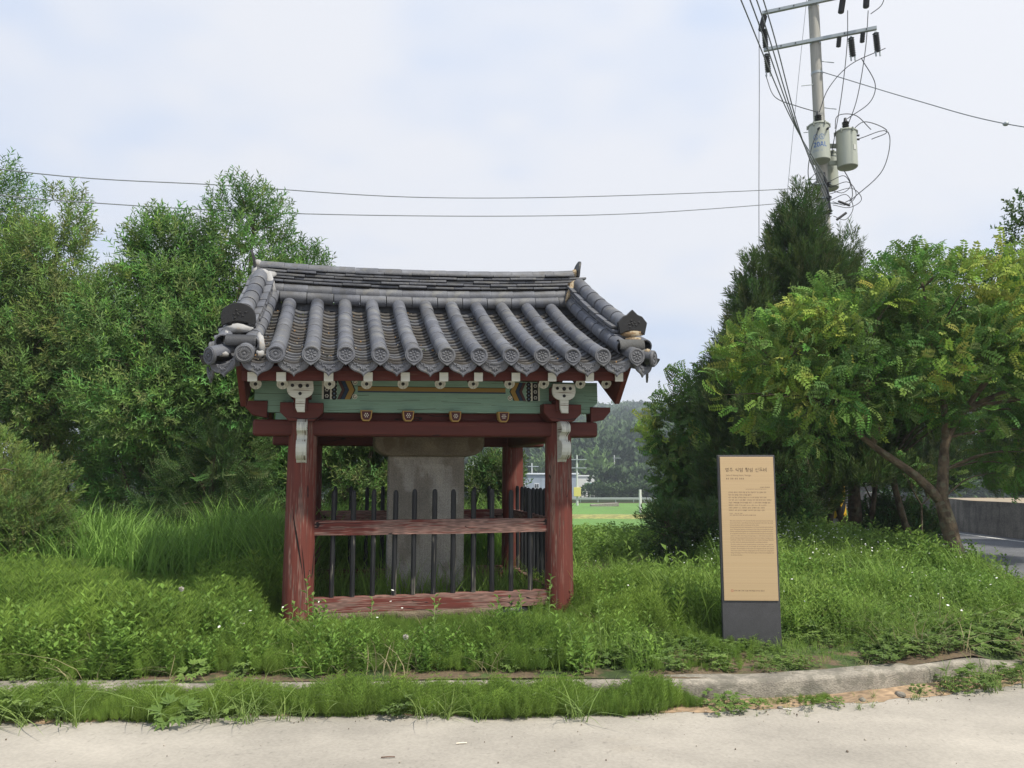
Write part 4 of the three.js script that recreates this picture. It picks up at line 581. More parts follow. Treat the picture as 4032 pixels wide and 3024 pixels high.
// dark yew and the clipped juniper bush in front of the willows
tree('yew_tree', 'dark green yew bush in the shade below the willow-leaved trees', [-4.85, land(-4.85, -12.5), -12.5], { kind: 'yew', seed: 41, count: 2600, colors: [[0.06, 0.115, 0.036], [0.12, 0.185, 0.055]], up: 0.1, out: 1, jit: 1.1, gap: 0.42, freq: 2.6, size: 1.5, shell: 0.5, limbs: [[[[0, 0, 0], [0, 1, 0], [0, 2.2, 0]], 0.06, 0.015]], lobes: [[0, 0.9, 0, 0.95, 0.85, 0.8], [0.1, 1.7, 0, 0.65, 0.75, 0.6], [-0.5, 0.6, 0.2, 0.7, 0.6, 0.5], [0.6, 0.55, 0.2, 0.7, 0.55, 0.5]] });
tree('juniper_bush', 'rounded olive juniper bush low at the left picture edge', [-6.35, land(-6.35, -9.5), -9.5], { category: 'bush', kind: 'bush', seed: 43, count: 4800, colors: [[0.10, 0.165, 0.045], [0.22, 0.30, 0.08]], up: 0.45, out: 1, jit: 1.0, gap: 0.42, freq: 4.0, size: 0.72, shell: 0.45, mat: LMfine, limbs: [[[[0, 0, 0], [0, 0.6, 0], [0, 1.4, 0]], 0.05, 0.015], [[[0.2, 0, 0.1], [0.4, 0.4, 0.2], [0.6, 0.8, 0.3]], 0.035, 0.01]], lobes: [[0, 0.95, 0, 0.85, 0.9, 0.8], [-0.1, 1.45, 0, 0.6, 0.5, 0.55], [0.45, 0.75, 0.2, 0.6, 0.55, 0.5], [-0.6, 0.8, 0.1, 0.6, 0.7, 0.6]] });
// junipers on the right
const JG = [[0.045, 0.085, 0.024], [0.10, 0.155, 0.04]];
function juniper(x, z, h, w, seed, label, o = {}) {
  const lobes = []; const n = 15, r = rng(seed); for (let i = 0; i < n; i++) { const t = i / (n - 1), R = w * (0.24 + 0.76 * Math.pow(1 - t, 0.8)) * (t < 0.12 ? 0.8 : 1); lobes.push([(r() - 0.5) * R * 0.7, h * (0.06 + 0.88 * t), (r() - 0.5) * R * 0.5, R * (0.75 + 0.3 * r()), h * 0.095, R * (0.75 + 0.3 * r()), 0.6 + 0.5 / R]); }
  return tree('juniper_tree', label, [x, land(x, z) - 0.05, z], { kind: 'juniper', seed, count: o.count ?? 5200, colors: JG, group: 'junipers right of the pavilion', up: 1.0, out: 0.75, jit: 0.7, gap: 0.31, size: 1.1, shell: 0.35, mat: LMfine, branchlets: 30, floor: 0.15, limbs: [[[[0, 0, 0], [0.05, h * 0.4, 0], [-0.02, h * 0.92, 0]], 0.16, 0.02], [[[0.1, 0, 0.1], [0.35, h * 0.15, 0.15], [0.5, h * 0.35, 0.1]], 0.09, 0.02], [[[-0.1, 0, 0.05], [-0.4, h * 0.16, 0.1], [-0.6, h * 0.33, 0.1]], 0.09, 0.02]], lobes, ...o });
}
juniper(6.2, -16.0, 7.45, 1.75, 51, 'tall pointed juniper standing in front of the utility pole', { count: 9500, gap: 0.27, floor: 1.35 });
juniper(5.1, -15.7, 6.0, 1.25, 52, 'middle-height juniper left of the pointed one', { count: 5200 });
juniper(4.45, -15.4, 4.55, 0.95, 53, 'lowest juniper at the left of the dark clump', { count: 4200 });
juniper(7.2, -16.4, 6.6, 1.3, 54, 'juniper shoulder right of the pointed one, behind the compound-leaved tree', { count: 3600, floor: 1.7 });
juniper(4.75, -14.3, 3.0, 1.0, 55, 'dark low juniper behind the information sign', { count: 3600, limbs: [[[[0, 0, 0], [0.05, 1.2, 0], [0, 2.6, 0]], 0.1, 0.02], [[[0.15, 0, 0.1], [0.5, 0.8, 0.2], [0.7, 1.6, 0.1]], 0.06, 0.02]] });
// compound-leaved trees with yellow tips
const GG = [[0.07, 0.15, 0.034], [0.16, 0.27, 0.056]], TIP = [0.25, 0.34, 0.06];
tree('goldenrain_tree', 'spreading tree with compound leaves, yellow tips and a leaning forked trunk', [6.63, 0.22, -11.68], { kind: 'gold', seed: 61, count: 5000, colors: GG, tipColor: TIP, tipY: 2.0, tipTh: 0.60, up: 0.15, out: 0.9, jit: 1.1, gap: 0.445, size: 1.0, freq: 2.2, floor: 1.0, branchlets: 80, group: 'compound-leaved trees by the lane',
  limbs: [[[[0.04, -0.05, 0], [-0.06, 0.6, 0], [-0.19, 1.15, 0.02]], 0.135, 0.105], [[[-0.19, 1.12, 0.02], [-0.55, 1.5, 0.05], [-1.2, 1.95, 0.1], [-1.85, 2.5, 0.15], [-2.5, 3.1, 0.1]], 0.08, 0.02], [[[-0.19, 1.12, 0.02], [-0.12, 1.6, 0.0], [0.02, 2.1, -0.1], [0.35, 2.55, -0.1], [0.8, 3.2, 0], [1.1, 4.0, 0]], 0.095, 0.02], [[[0.0, 2.05, -0.1], [-0.05, 2.7, 0.0], [-0.25, 3.5, 0.1], [-0.3, 4.4, 0.1]], 0.06, 0.015], [[[0.3, 2.5, -0.1], [0.9, 2.8, 0.1], [1.6, 3.0, 0.2]], 0.05, 0.012], [[[-1.2, 1.95, 0.1], [-1.3, 2.7, 0.2], [-1.2, 3.5, 0.2]], 0.045, 0.012]],
  lobes: [[-2.4, 3.35, 0.1, 1.0, 0.58, 1.1], [-2.95, 2.75, 0.2, 0.65, 0.43, 0.8, 0.7], [-1.5, 3.85, 0.1, 1.0, 0.58, 1.1], [-0.3, 4.35, 0, 1.05, 0.55, 1.1], [0.9, 4.3, 0, 1.0, 0.58, 1.1], [1.5, 3.6, 0.1, 0.95, 0.66, 1.1], [-0.1, 3.4, 0.3, 1.3, 0.62, 1.0], [-1.6, 2.75, 0.4, 1.1, 0.47, 0.9], [1.6, 2.5, 0.2, 0.95, 0.55, 0.9, 0.9], [1.2, 1.75, 0.0, 0.7, 0.39, 0.6, 0.6], [-2.3, 2.1, 0.2, 0.5, 0.23, 0.5, 0.7], [0.4, 2.6, 0.4, 0.8, 0.35, 0.7, 0.8]] });
tree('goldenrain_tree', 'thin leaning compound-leaved tree behind the forked one', [7.85, 0.2, -15.4], { kind: 'gold', seed: 62, count: 3600, colors: GG, tipColor: TIP, tipY: 3.2, tipTh: 0.65, up: 0.15, out: 0.9, jit: 1.1, gap: 0.36, size: 1.1, freq: 1.5, floor: 1.6, group: 'compound-leaved trees by the lane', limbs: [[[[0.1, 0, 0], [-0.15, 0.8, 0], [-0.3, 1.8, 0], [-0.2, 3.4, 0]], 0.085, 0.03]], lobes: [[0.2, 4.6, 0, 1.3, 0.85, 1.1], [1.2, 4.4, 0, 1.0, 0.85, 1], [-0.6, 3.6, 0, 1.1, 0.8, 1], [0.5, 3.2, 0.2, 1.2, 0.7, 1]] });
tree('goldenrain_tree', 'bushy compound-leaved tree left of the junipers, beside the rice field', [4.2, land(4.2, -17.4), -17.4], { kind: 'gold', seed: 63, count: 4200, colors: [[0.07, 0.135, 0.03], [0.15, 0.25, 0.055]], tipColor: [0.30, 0.38, 0.07], tipY: 2.3, tipTh: 0.65, up: 0.25, out: 0.9, jit: 1.0, gap: 0.30, size: 1.15, group: 'compound-leaved trees by the lane', limbs: [[[[0, 0, 0], [0.05, 1, 0], [0, 2.6, 0]], 0.09, 0.02], [[[0, 0.6, 0], [-0.4, 1.4, 0], [-0.7, 2.1, 0]], 0.05, 0.01]], lobes: [[0.1, 3.4, 0, 0.75, 0.75, 0.75], [-0.4, 2.6, 0, 0.75, 0.7, 0.7], [0.5, 2.5, 0.1, 0.8, 0.8, 0.8], [-0.1, 1.6, 0.2, 0.85, 0.8, 0.8], [0.6, 1.3, 0.2, 0.8, 0.7, 0.7], [-0.35, 0.8, 0.2, 0.6, 0.5, 0.5]] });
tree('broadleaf_tree', 'tall tree cut off by the right picture edge', [10.3, 0.1, -14.3], { kind: 'broad', seed: 65, count: 3200, colors: [[0.05, 0.11, 0.028], [0.12, 0.20, 0.05]], up: 0.4, gap: 0.36, size: 1.15, floor: 1.5, limbs: [[[[0, 0, 0], [0.05, 2.5, 0], [0, 6, 0]], 0.13, 0.03]], lobes: [[0, 6.0, 0, 0.75, 0.95, 0.8], [0.2, 4.9, 0, 1.1, 0.8, 1], [0.6, 3.8, 0.1, 1.1, 0.8, 1], [0.4, 2.8, 0, 0.9, 0.7, 0.9]] });
[[14.6, -17.0, 5.6, 1.9, 66, 'dark conifer above the retaining wall at the right picture edge'], [14.6, -21.5, 6.4, 2.0, 67, 'dark conifer above the retaining wall, second along the lane'], [14.3, -26.5, 6.6, 2.1, 68, 'dark conifer above the far stretch of the retaining wall']].forEach(([x, z, h, w, s, label]) => juniper(x, z, h, w, s, label, { count: 4200, size: 1.3, group: 'conifers above the retaining wall' }).position.setY(0.9));
tree('shrub', 'leafy shrub seen through the pavilion right of the stele', [-0.35, land(-0.35, -14.8), -14.8], { category: 'shrub', kind: 'willow', seed: 71, count: 900, colors: [[0.07, 0.13, 0.035], [0.16, 0.23, 0.07]], up: 0.8, gap: 0.3, size: 0.95, limbs: [[[[0, 0, 0], [0, 0.8, 0], [0.05, 1.6, 0]], 0.03, 0.008]], lobes: [[0, 0.9, 0, 0.55, 0.8, 0.5], [0.1, 1.5, 0, 0.35, 0.35, 0.3], [-0.35, 1.0, 0, 0.4, 0.5, 0.4]] });
tree('shrub', 'low spreading shrub on the slope at the edge of the rice field', [2.7, land(2.7, -13.0), -13.0], { category: 'shrub', kind: 'juniper', seed: 72, count: 700, colors: [[0.05, 0.10, 0.03], [0.11, 0.17, 0.05]], up: 0.1, out: 1, gap: 0.3, size: 0.9, limbs: [[[[0.4, 0, 0], [0, 0.35, 0], [-0.5, 0.6, 0]], 0.02, 0.006]], lobes: [[-0.1, 0.5, 0, 0.55, 0.3, 0.4], [0.4, 0.45, 0, 0.5, 0.35, 0.4]] });
tree('sapling', 'thin forked sapling between the sign and the forked tree', [7.62, 0.2, -14.6], { category: 'sapling', kind: 'gold', seed: 73, count: 70, colors: GG, up: 0.2, gap: 0.2, size: 0.9, branchlets: 4, floor: 0.9, limbs: [[[[0, 0, 0], [0.04, 0.5, 0], [0.06, 1.0, 0]], 0.022, 0.018], [[[0.06, 0.98, 0], [-0.1, 1.3, 0], [-0.2, 1.6, 0]], 0.014, 0.006], [[[0.06, 0.98, 0], [0.35, 1.25, 0], [0.6, 1.5, 0]], 0.014, 0.006]], lobes: [[-0.2, 1.6, 0, 0.25, 0.15, 0.2], [0.6, 1.5, 0, 0.25, 0.15, 0.2]] });
// small bushes standing against the base of the junipers
[[7.75, -16.6, 81, 'bush at the foot of the striped pole'], [4.5, -13.6, 82, 'bush behind the left edge of the information sign'], [8.6, -16.8, 83, 'bush beside the lane beyond the forked tree']].forEach(([x, z, s, label]) => tree('shrub', label, [x, land(x, z), z], { category: 'shrub', kind: 'broad', seed: s, count: 800, colors: [[0.045, 0.10, 0.025], [0.10, 0.18, 0.045]], up: 0.7, gap: 0.3, size: 0.85, limbs: [[[[0, 0, 0], [0, 0.5, 0], [0, 0.9, 0]], 0.02, 0.006]], lobes: [[0, 0.5, 0, 0.6, 0.5, 0.5], [0.3, 0.8, 0, 0.35, 0.4, 0.3]] }));

// ---------------------------------------------------------------- grass, horsetail, weeds
function blades(seed, n, h0, h1, w, spread, lean, seg = 3) {
  const r = rng(seed), P = []; for (let i = 0; i < n; i++) { const a = r() * 6.28, rr = spread * Math.sqrt(r()), h = lerp(h0, h1, r()), b = r() * 6.28, ln = lean * (0.4 + r()), o = V(Math.cos(a) * rr, 0, Math.sin(a) * rr), f = V(Math.cos(b), 0, Math.sin(b)), s = V(-f.z, 0, f.x); const pt = (t) => o.clone().addScaledVector(f, ln * h * t * t).add(V(0, h * (t - 0.22 * ln * t * t * t), 0)); for (let k = 0; k < seg; k++) { const t0 = k / seg, t1 = (k + 1) / seg, w0 = w * (1 - t0 * t0 * 0.9), w1 = k === seg - 1 ? 0 : w * (1 - t1 * t1 * 0.9), A = pt(t0), B = pt(t1); const q = [A.clone().addScaledVector(s, w0), A.clone().addScaledVector(s, -w0), B.clone().addScaledVector(s, -w1), B.clone().addScaledVector(s, w1)]; P.push(...q[0].toArray(), ...q[1].toArray(), ...q[2].toArray()); if (w1 > 0) P.push(...q[0].toArray(), ...q[2].toArray(), ...q[3].toArray()); } } return geom(P);
}
function horsetail(seed, n = 7, H = 0.30) {                      // fine upright stems with whorls of thread-like branches
  const r = rng(seed), P = []; for (let i = 0; i < n; i++) { const o = V((r() - 0.5) * 0.16, 0, (r() - 0.5) * 0.16), h = H * (0.6 + 0.6 * r()), ln = V((r() - 0.5) * 0.12, 0, (r() - 0.5) * 0.12); const top = o.clone().add(ln).add(V(0, h, 0)); twig(P, o, top, 0.0022); for (let k = 2; k < 8; k++) { const t = k / 8, c = o.clone().lerp(top, t); for (let j = 0; j < 5; j++) { const a = j * 1.257 + k * 0.6, L = 0.075 * (1.1 - t) + 0.02; leafTris(P, c, V(Math.cos(a), 1.0, Math.sin(a)), V(-Math.sin(a), 0.4, Math.cos(a)), L, 0.0058, 0.1, -0.1); } } } return geom(P);
}
function herb(seed, n, H, leaf, w) { const r = rng(seed), P = []; for (let i = 0; i < n; i++) { const o = V((r() - 0.5) * 0.2, 0, (r() - 0.5) * 0.2), h = H * (0.55 + 0.6 * r()), top = o.clone().add(V((r() - 0.5) * 0.12, h, (r() - 0.5) * 0.12)); twig(P, o, top, 0.0028); const m = 11; for (let k = 1; k <= m; k++) { const t = k / m, a = k * 2.4 + r(), c = o.clone().lerp(top, t); leafTris(P, c, V(Math.cos(a), 0.45 + 0.6 * t, Math.sin(a)), V(-Math.cos(a) * 0.4, 1, -Math.sin(a) * 0.4), leaf * (1.15 - 0.6 * t) * (0.8 + 0.4 * r()), w, 0.15, 0.2); } } return geom(P); }
function mugwort(seed) { const r = rng(seed), P = []; for (let i = 0; i < 6; i++) { const a0 = i * 1.05 + r() * 0.4, h = 0.05 + 0.10 * r(), o = V(0, 0, 0), c = V(Math.cos(a0) * 0.07, h, Math.sin(a0) * 0.07); twig(P, o, c, 0.003); for (let j = 0; j < 5; j++) { const a = a0 + (j - 2) * 0.55; leafTris(P, c, V(Math.cos(a), 0.15 + 0.3 * r(), Math.sin(a)), V(0, 1, 0), 0.085 * (1 - 0.13 * Math.abs(j - 2)), 0.034, 0.12, 0.2); } } return geom(P); }
const pavLocal = (x, z) => { const dx = x + 1.0735, dz = z + 9.375, c = Math.cos(0.217), s = Math.sin(0.217); return [dx * c - dz * s, dx * s + dz * c]; };
const underRoof = (x, z, m = 0) => { const [a, b] = pavLocal(x, z); return Math.abs(a) < 1.35 + m && Math.abs(b) < 1.12 + m; };
const upright = (r, tilt) => new THREE.Quaternion().setFromEuler(new THREE.Euler((r() - 0.5) * tilt, r() * 6.28, (r() - 0.5) * tilt));
const low = (x, z) => (1 - 0.66 * sstep(-6.75, -7.3, z) * (1 - sstep(-8.3, -8.6, z)) * sstep(-2.75, -2.35, x) * (1 - sstep(0.55, 1.0, x))) * (1 - 0.68 * sstep(1.0, 1.5, x) * (1 - sstep(2.9, 3.6, x)) * sstep(-7.6, -7.3, z));   // cut short in front of the pavilion and around the sign
function scatter(seed, n, x0, x1, z0, z1, accept, size, colA, colB, tilt = 0.25, ground = land) {
  const r = rng(seed), out = []; let g = 0; while (out.length < n && g++ < n * 12) { const x = lerp(x0, x1, r()), u = r(), z = lerp(z0, z1, u); const k = accept(x, z, r); if (k <= 0 || r() > k) continue; const s = size(x, z, r) * low(x, z), m = clamp(0.6 * r() + 0.9 * (fbm(x * 0.8, z * 0.8, 0, 0, seed, 3) - 0.5) + 0.2), b = 0.8 + 0.4 * r(); out.push({ p: [x, ground(x, z) - 0.01, z], q: upright(r, tilt), s, c: [0, 1, 2].map((q) => lerp(colA[q], colB[q], m) * b) }); } return out;
}
const spread3 = (name, geos, mat, list, label) => { geos.forEach((g, i) => { const o = instances(name, g, mat, list.filter((_, j) => j % geos.length === i)); if (label) tag(o, label, 'plants'); }); };
const HT = [[0.126, 0.226, 0.035], [0.275, 0.401, 0.069]];
const front = (x, z) => edgeZ(x) - z;                                // metres behind the kerb face
const rough = (x, z) => 0.45 + 1.15 * fbm(x * 1.15, z * 1.15, 0, 0, 46, 3) + 0.35 * (vnoise(x * 3.1, z * 3.1, 0, 0, 47) - 0.5);
const LOWHERB = (x, z = 0) => (1 - 0.55 * sstep(5.9, 6.8, x)) * (1 - 0.5 * sstep(-8.8, -9.8, z) * sstep(0.7, 1.1, x) * (1 - sstep(2.4, 3.4, x)));
// horsetail on the verge in front of and beside the pavilion
spread3('horsetail', [horsetail(1), horsetail(2), horsetail(3)], GM, scatter(301, 13500, -8, 3.2, -5.9, -9.8, (x, z) => { const f = front(x, z); if (f < 0.2 || underRoof(x, z)) return 0; const n = fbm(x * 1.3, z * 1.3, 0, 0, 33, 3); return sstep(0.2, 0.35, f) * (1 - 0.7 * sstep(1.8, 3.2, f)) * (1 - sstep(1.0, 2.4, x)) * sstep(0.36, 0.54, n + 0.06); }, (x, z, r) => (0.55 + 0.65 * r()) * (0.55 + 0.6 * sstep(0.25, 0.8, front(x, z))) * rough(x, z) * (1 + 0.35 * (1 - sstep(-3.2, -2.4, x))), ...HT, 0.3), 'fine feathery field horsetail covering the verge');
// horsetail rooted in the gutter, dense on the left, in tufts on the right
spread3('horsetail', [horsetail(4, 8, 0.27), horsetail(5, 8, 0.27)], GM, scatter(302, 4600, -8, 4.6, -5.5, -7.4, (x, z) => { const f = front(x, z), n = fbm(x * 2.7, 2, 0, 0, 41, 4); if (f > -0.015 || f < -(0.06 + 0.34 * fbm(x * 2.3, 9, 0, 0, 43, 4)) * lerp(1, 0.7, sstep(0.6, 1.6, x))) return 0; const dens = lerp(sstep(0.20, 0.38, n), sstep(0.42, 0.52, n), sstep(0.8, 1.8, x)); return dens; }, (x, z, r) => (0.3 + 0.6 * r()) * (0.35 + 0.95 * fbm(x * 3.0, z, 0, 0, 45, 3)) * lerp(1, 0.75, clamp((-front(x, z) - 0.08) * 5)), ...HT, 0.45, () => 0.01), 'fine feathery field horsetail growing along the gutter');
// tall reed grass behind, left of and beyond the pavilion
spread3('reed_grass', [blades(11, 9, 0.6, 1.1, 0.0095, 0.12, 0.6, 5), blades(12, 9, 0.55, 1.05, 0.010, 0.12, 0.8, 5), blades(13, 8, 0.65, 1.15, 0.009, 0.1, 0.45, 5)], GM, scatter(303, 4800, -9.5, 1.2, -8.6, -13.4, (x, z) => { if (underRoof(x, z, 0.1)) return 0; const left = sstep(-8.6, -9.5, z) * (1 - sstep(-2.2, -1.4, x)), back = sstep(-10.9, -11.5, z) * (1 - sstep(0.1, 0.9, x)); return Math.max(left, back) * sstep(0.25, 0.5, fbm(x, z, 0, 0, 51, 3) + 0.12); }, (x, z, r) => (0.68 + 0.5 * r()) * (0.75 + 0.6 * fbm(x * 1.4, z * 1.4, 0, 0, 53, 3)), [0.121, 0.244, 0.044], [0.258, 0.424, 0.087], 0.25), 'tall green reed grass behind the pavilion');
// ordinary grass in between
spread3('grass', [blades(21, 16, 0.14, 0.44, 0.0055, 0.18, 0.6, 3), blades(22, 16, 0.10, 0.36, 0.006, 0.18, 0.95, 3), blades(24, 12, 0.2, 0.52, 0.005, 0.16, 0.5, 4)], GM, scatter(304, 11500, -9, 9, -6.2, -14.5, (x, z) => { const f = front(x, z); if (f < 0.24 || x > roadEdge(z) - 0.25) return 0; if (underRoof(x, z, -0.1)) return 0.25; const n = fbm(x * 1.2 + 9, z * 1.2, 0, 0, 55, 3); return (x < -1.5 ? 0.5 + 0.5 * sstep(0.4, 0.55, n) : 0.15 + 0.85 * sstep(0.45, 0.58, n)) * sstep(0.24, 0.5, f); }, (x, z, r) => (0.6 + 0.7 * r()) * (0.6 + 0.45 * sstep(0.5, 2.5, front(x, z))) * rough(x, z) * LOWHERB(x, z), [0.121, 0.221, 0.039], [0.264, 0.390, 0.078], 0.3), 'green grass on the verge');
// leafy herbs of several kinds on the right
const herbs = (seed, n, geo, th, A, B, k) => spread3('leafy_herbs', [geo], GM, scatter(seed, n, 0.9, 9.2, -6.6, -14.8, (x, z) => { const f = front(x, z); if (f < 0.4 || x > roadEdge(z) - 0.15 || underRoof(x, z, 0.25) || (z < -11.6 && x < 2.9)) return 0; return sstep(0.35, 0.9, f) * sstep(0.8, 2.0, x + 0.4 * (z < -9 ? 1 : 0)) * sstep(th, th + 0.12, fbm(x * 1.1 + seed, z * 1.1, 0, 0, seed, 3)); }, (x, z, r) => k * (0.45 + 0.9 * r() * r()) * lerp(0.7, 1.1, sstep(0.6, 3, front(x, z))) * rough(x, z) * LOWHERB(x, z), A, B, 0.35), 'leafy green herbs covering the verge on the right');
herbs(305, 4200, herb(31, 5, 0.40, 0.085, 0.03), 0.36, [0.104, 0.203, 0.034], [0.220, 0.349, 0.063], 1);
herbs(315, 4200, herb(32, 5, 0.46, 0.10, 0.018), 0.38, [0.121, 0.215, 0.039], [0.258, 0.377, 0.078], 1);
herbs(325, 3600, herb(33, 6, 0.30, 0.055, 0.03), 0.42, [0.099, 0.186, 0.039], [0.186, 0.302, 0.068], 0.95);
herbs(335, 2200, horsetail(6, 7, 0.34), 0.46, ...HT, 1.0);
herbs(345, 700, herb(36, 2, 0.62, 0.11, 0.032), 0.45, [0.110, 0.209, 0.039], [0.230, 0.360, 0.068], 1);
spread3('leafy_herbs', [herb(34, 4, 0.30, 0.08, 0.03), herb(37, 3, 0.40, 0.09, 0.024)], GM, scatter(306, 2900, -8, 1.2, -6.2, -9.8, (x, z) => { const f = front(x, z); if (f < 0.25 || underRoof(x, z, 0)) return 0; return (0.25 + 0.75 * sstep(0.46, 0.58, fbm(x * 1.4, z * 1.4, 0, 0, 61, 3))); }, (x, z, r) => (0.4 + 0.75 * r()) * rough(x, z) * (1 + 0.2 * (1 - sstep(-3.2, -2.4, x))), [0.110, 0.215, 0.036], [0.230, 0.372, 0.068], 0.35), 'leafy green herbs among the horsetail');
spread3('slope_herbs', [herb(35, 6, 0.5, 0.12, 0.04)], GM, scatter(311, 2600, 0.8, 9.5, -12, -36, (x, z) => (x < roadEdge(z) - 0.2 && !(z > -12.6 && x < 2.9) ? 1 : 0), (x, z, r) => (0.6 + 0.6 * r()) * (1 + clamp((-z - 15) * 0.03, 0, 0.5)), [0.099, 0.192, 0.034], [0.209, 0.325, 0.063], 0.3), 'rough weeds on the slope down to the rice field');
// dead straw lying through the verge
spread3('straw', [blades(25, 7, 0.15, 0.4, 0.0035, 0.12, 1.6, 4)], GM, scatter(312, 420, -7, 8, -6.1, -10.5, (x, z) => { const f = front(x, z); return f > 0.1 && !underRoof(x, z, 0) && x < roadEdge(z) - 0.3 ? (f < 0.7 && x > 1.2 ? 1 : 0.4) : 0; }, (x, z, r) => 0.5 + 0.7 * r(), [0.26, 0.22, 0.12], [0.40, 0.35, 0.20], 0.6), 'pale dead straw among the weeds');
// low mugwort and clover at the foot of the kerb and around the sign
spread3('low_weeds', [mugwort(41), mugwort(42), mugwort(43)], GM, scatter(307, 1250, -8, 5.6, -5.5, -8.2, (x, z, r) => { const f = front(x, z); const n = fbm(x * 1.8, z * 1.8, 0, 0, 71, 3); if (f > -0.30 && f < -0.03) return (x < 0 ? 0.6 : 0.4) * sstep(0.46, 0.56, n); if (f > 0.2 && f < 1.2 && x > 1.2) return 0.8 * sstep(0.35, 0.5, n); if (f > 0.18 && f < 0.8) return 0.4 * sstep(0.42, 0.55, n); return 0; }, (x, z, r) => (0.4 + 0.9 * r() * r()) / Math.sqrt(low(x, z)), [0.10, 0.175, 0.04], [0.20, 0.295, 0.068], 0.7, (x, z) => (front(x, z) < 0 ? 0.02 : land(x, z) + 0.01)), 'low broad-leaved weeds along the kerb');
// grass blades spilling onto the road
spread3('grass', [blades(23, 9, 0.12, 0.30, 0.004, 0.05, 1.5, 4)], GM, scatter(308, 150, -7, 5, -5.4, -7.5, (x, z) => { const f = front(x, z); return f < -0.05 && f > -0.40 ? 0.8 : 0; }, (x, z, r) => 0.5 + 0.7 * r(), [0.12, 0.2, 0.05], [0.24, 0.33, 0.09], 0.6, () => 0.012), 'sprawling grass blades at the road edge');
// white fleabane flowers dotted through the herbs
{
  const P = []; for (let k = 0; k < 10; k++) { const a = k * 0.628; leafTris(P, V(0, 0, 0), V(Math.cos(a), 0.12, Math.sin(a)), V(0, 1, 0), 0.014, 0.009, 0, 0); } const fl = geom(P);
  const r = rng(309), L = []; while (L.length < 900) { const m = r(); let x, z, y; if (m < 0.7) { x = 4.0 + (r() + r() - 1) * 2.0; z = -12.2 + (r() + r() - 1) * 1.9; } else { x = lerp(1, 8.8, r()); z = lerp(-7.2, -13, r()); } if (x > roadEdge(z) - 0.2 || underRoof(x, z, 0.3)) continue; y = land(x, z) + (0.2 + 0.25 * r()) * LOWHERB(x, z) + (m < 0.7 ? 0.1 : 0); if (low(x, z) < 0.8) continue; L.push({ p: [x, y, z], q: upright(r, 1.2), s: 0.55 + 0.5 * r(), c: [0.7, 0.71, 0.66] }); }
  for (let k = 0; k < 60; k++) { const x = lerp(-6, -1, r()), z = lerp(-6.6, -8.5, r()); L.push({ p: [x, land(x, z) + 0.2 + 0.15 * r(), z], q: upright(r, 1.2), s: 0.8 + 0.5 * r(), c: [0.75, 0.76, 0.70] }); }
  tag(instances('fleabane_flowers', fl, new THREE.MeshStandardMaterial({ color: 0xffffff, roughness: 0.8, side: THREE.DoubleSide }), L), 'tiny white fleabane flowers dotted through the herbs', 'flowers');
}
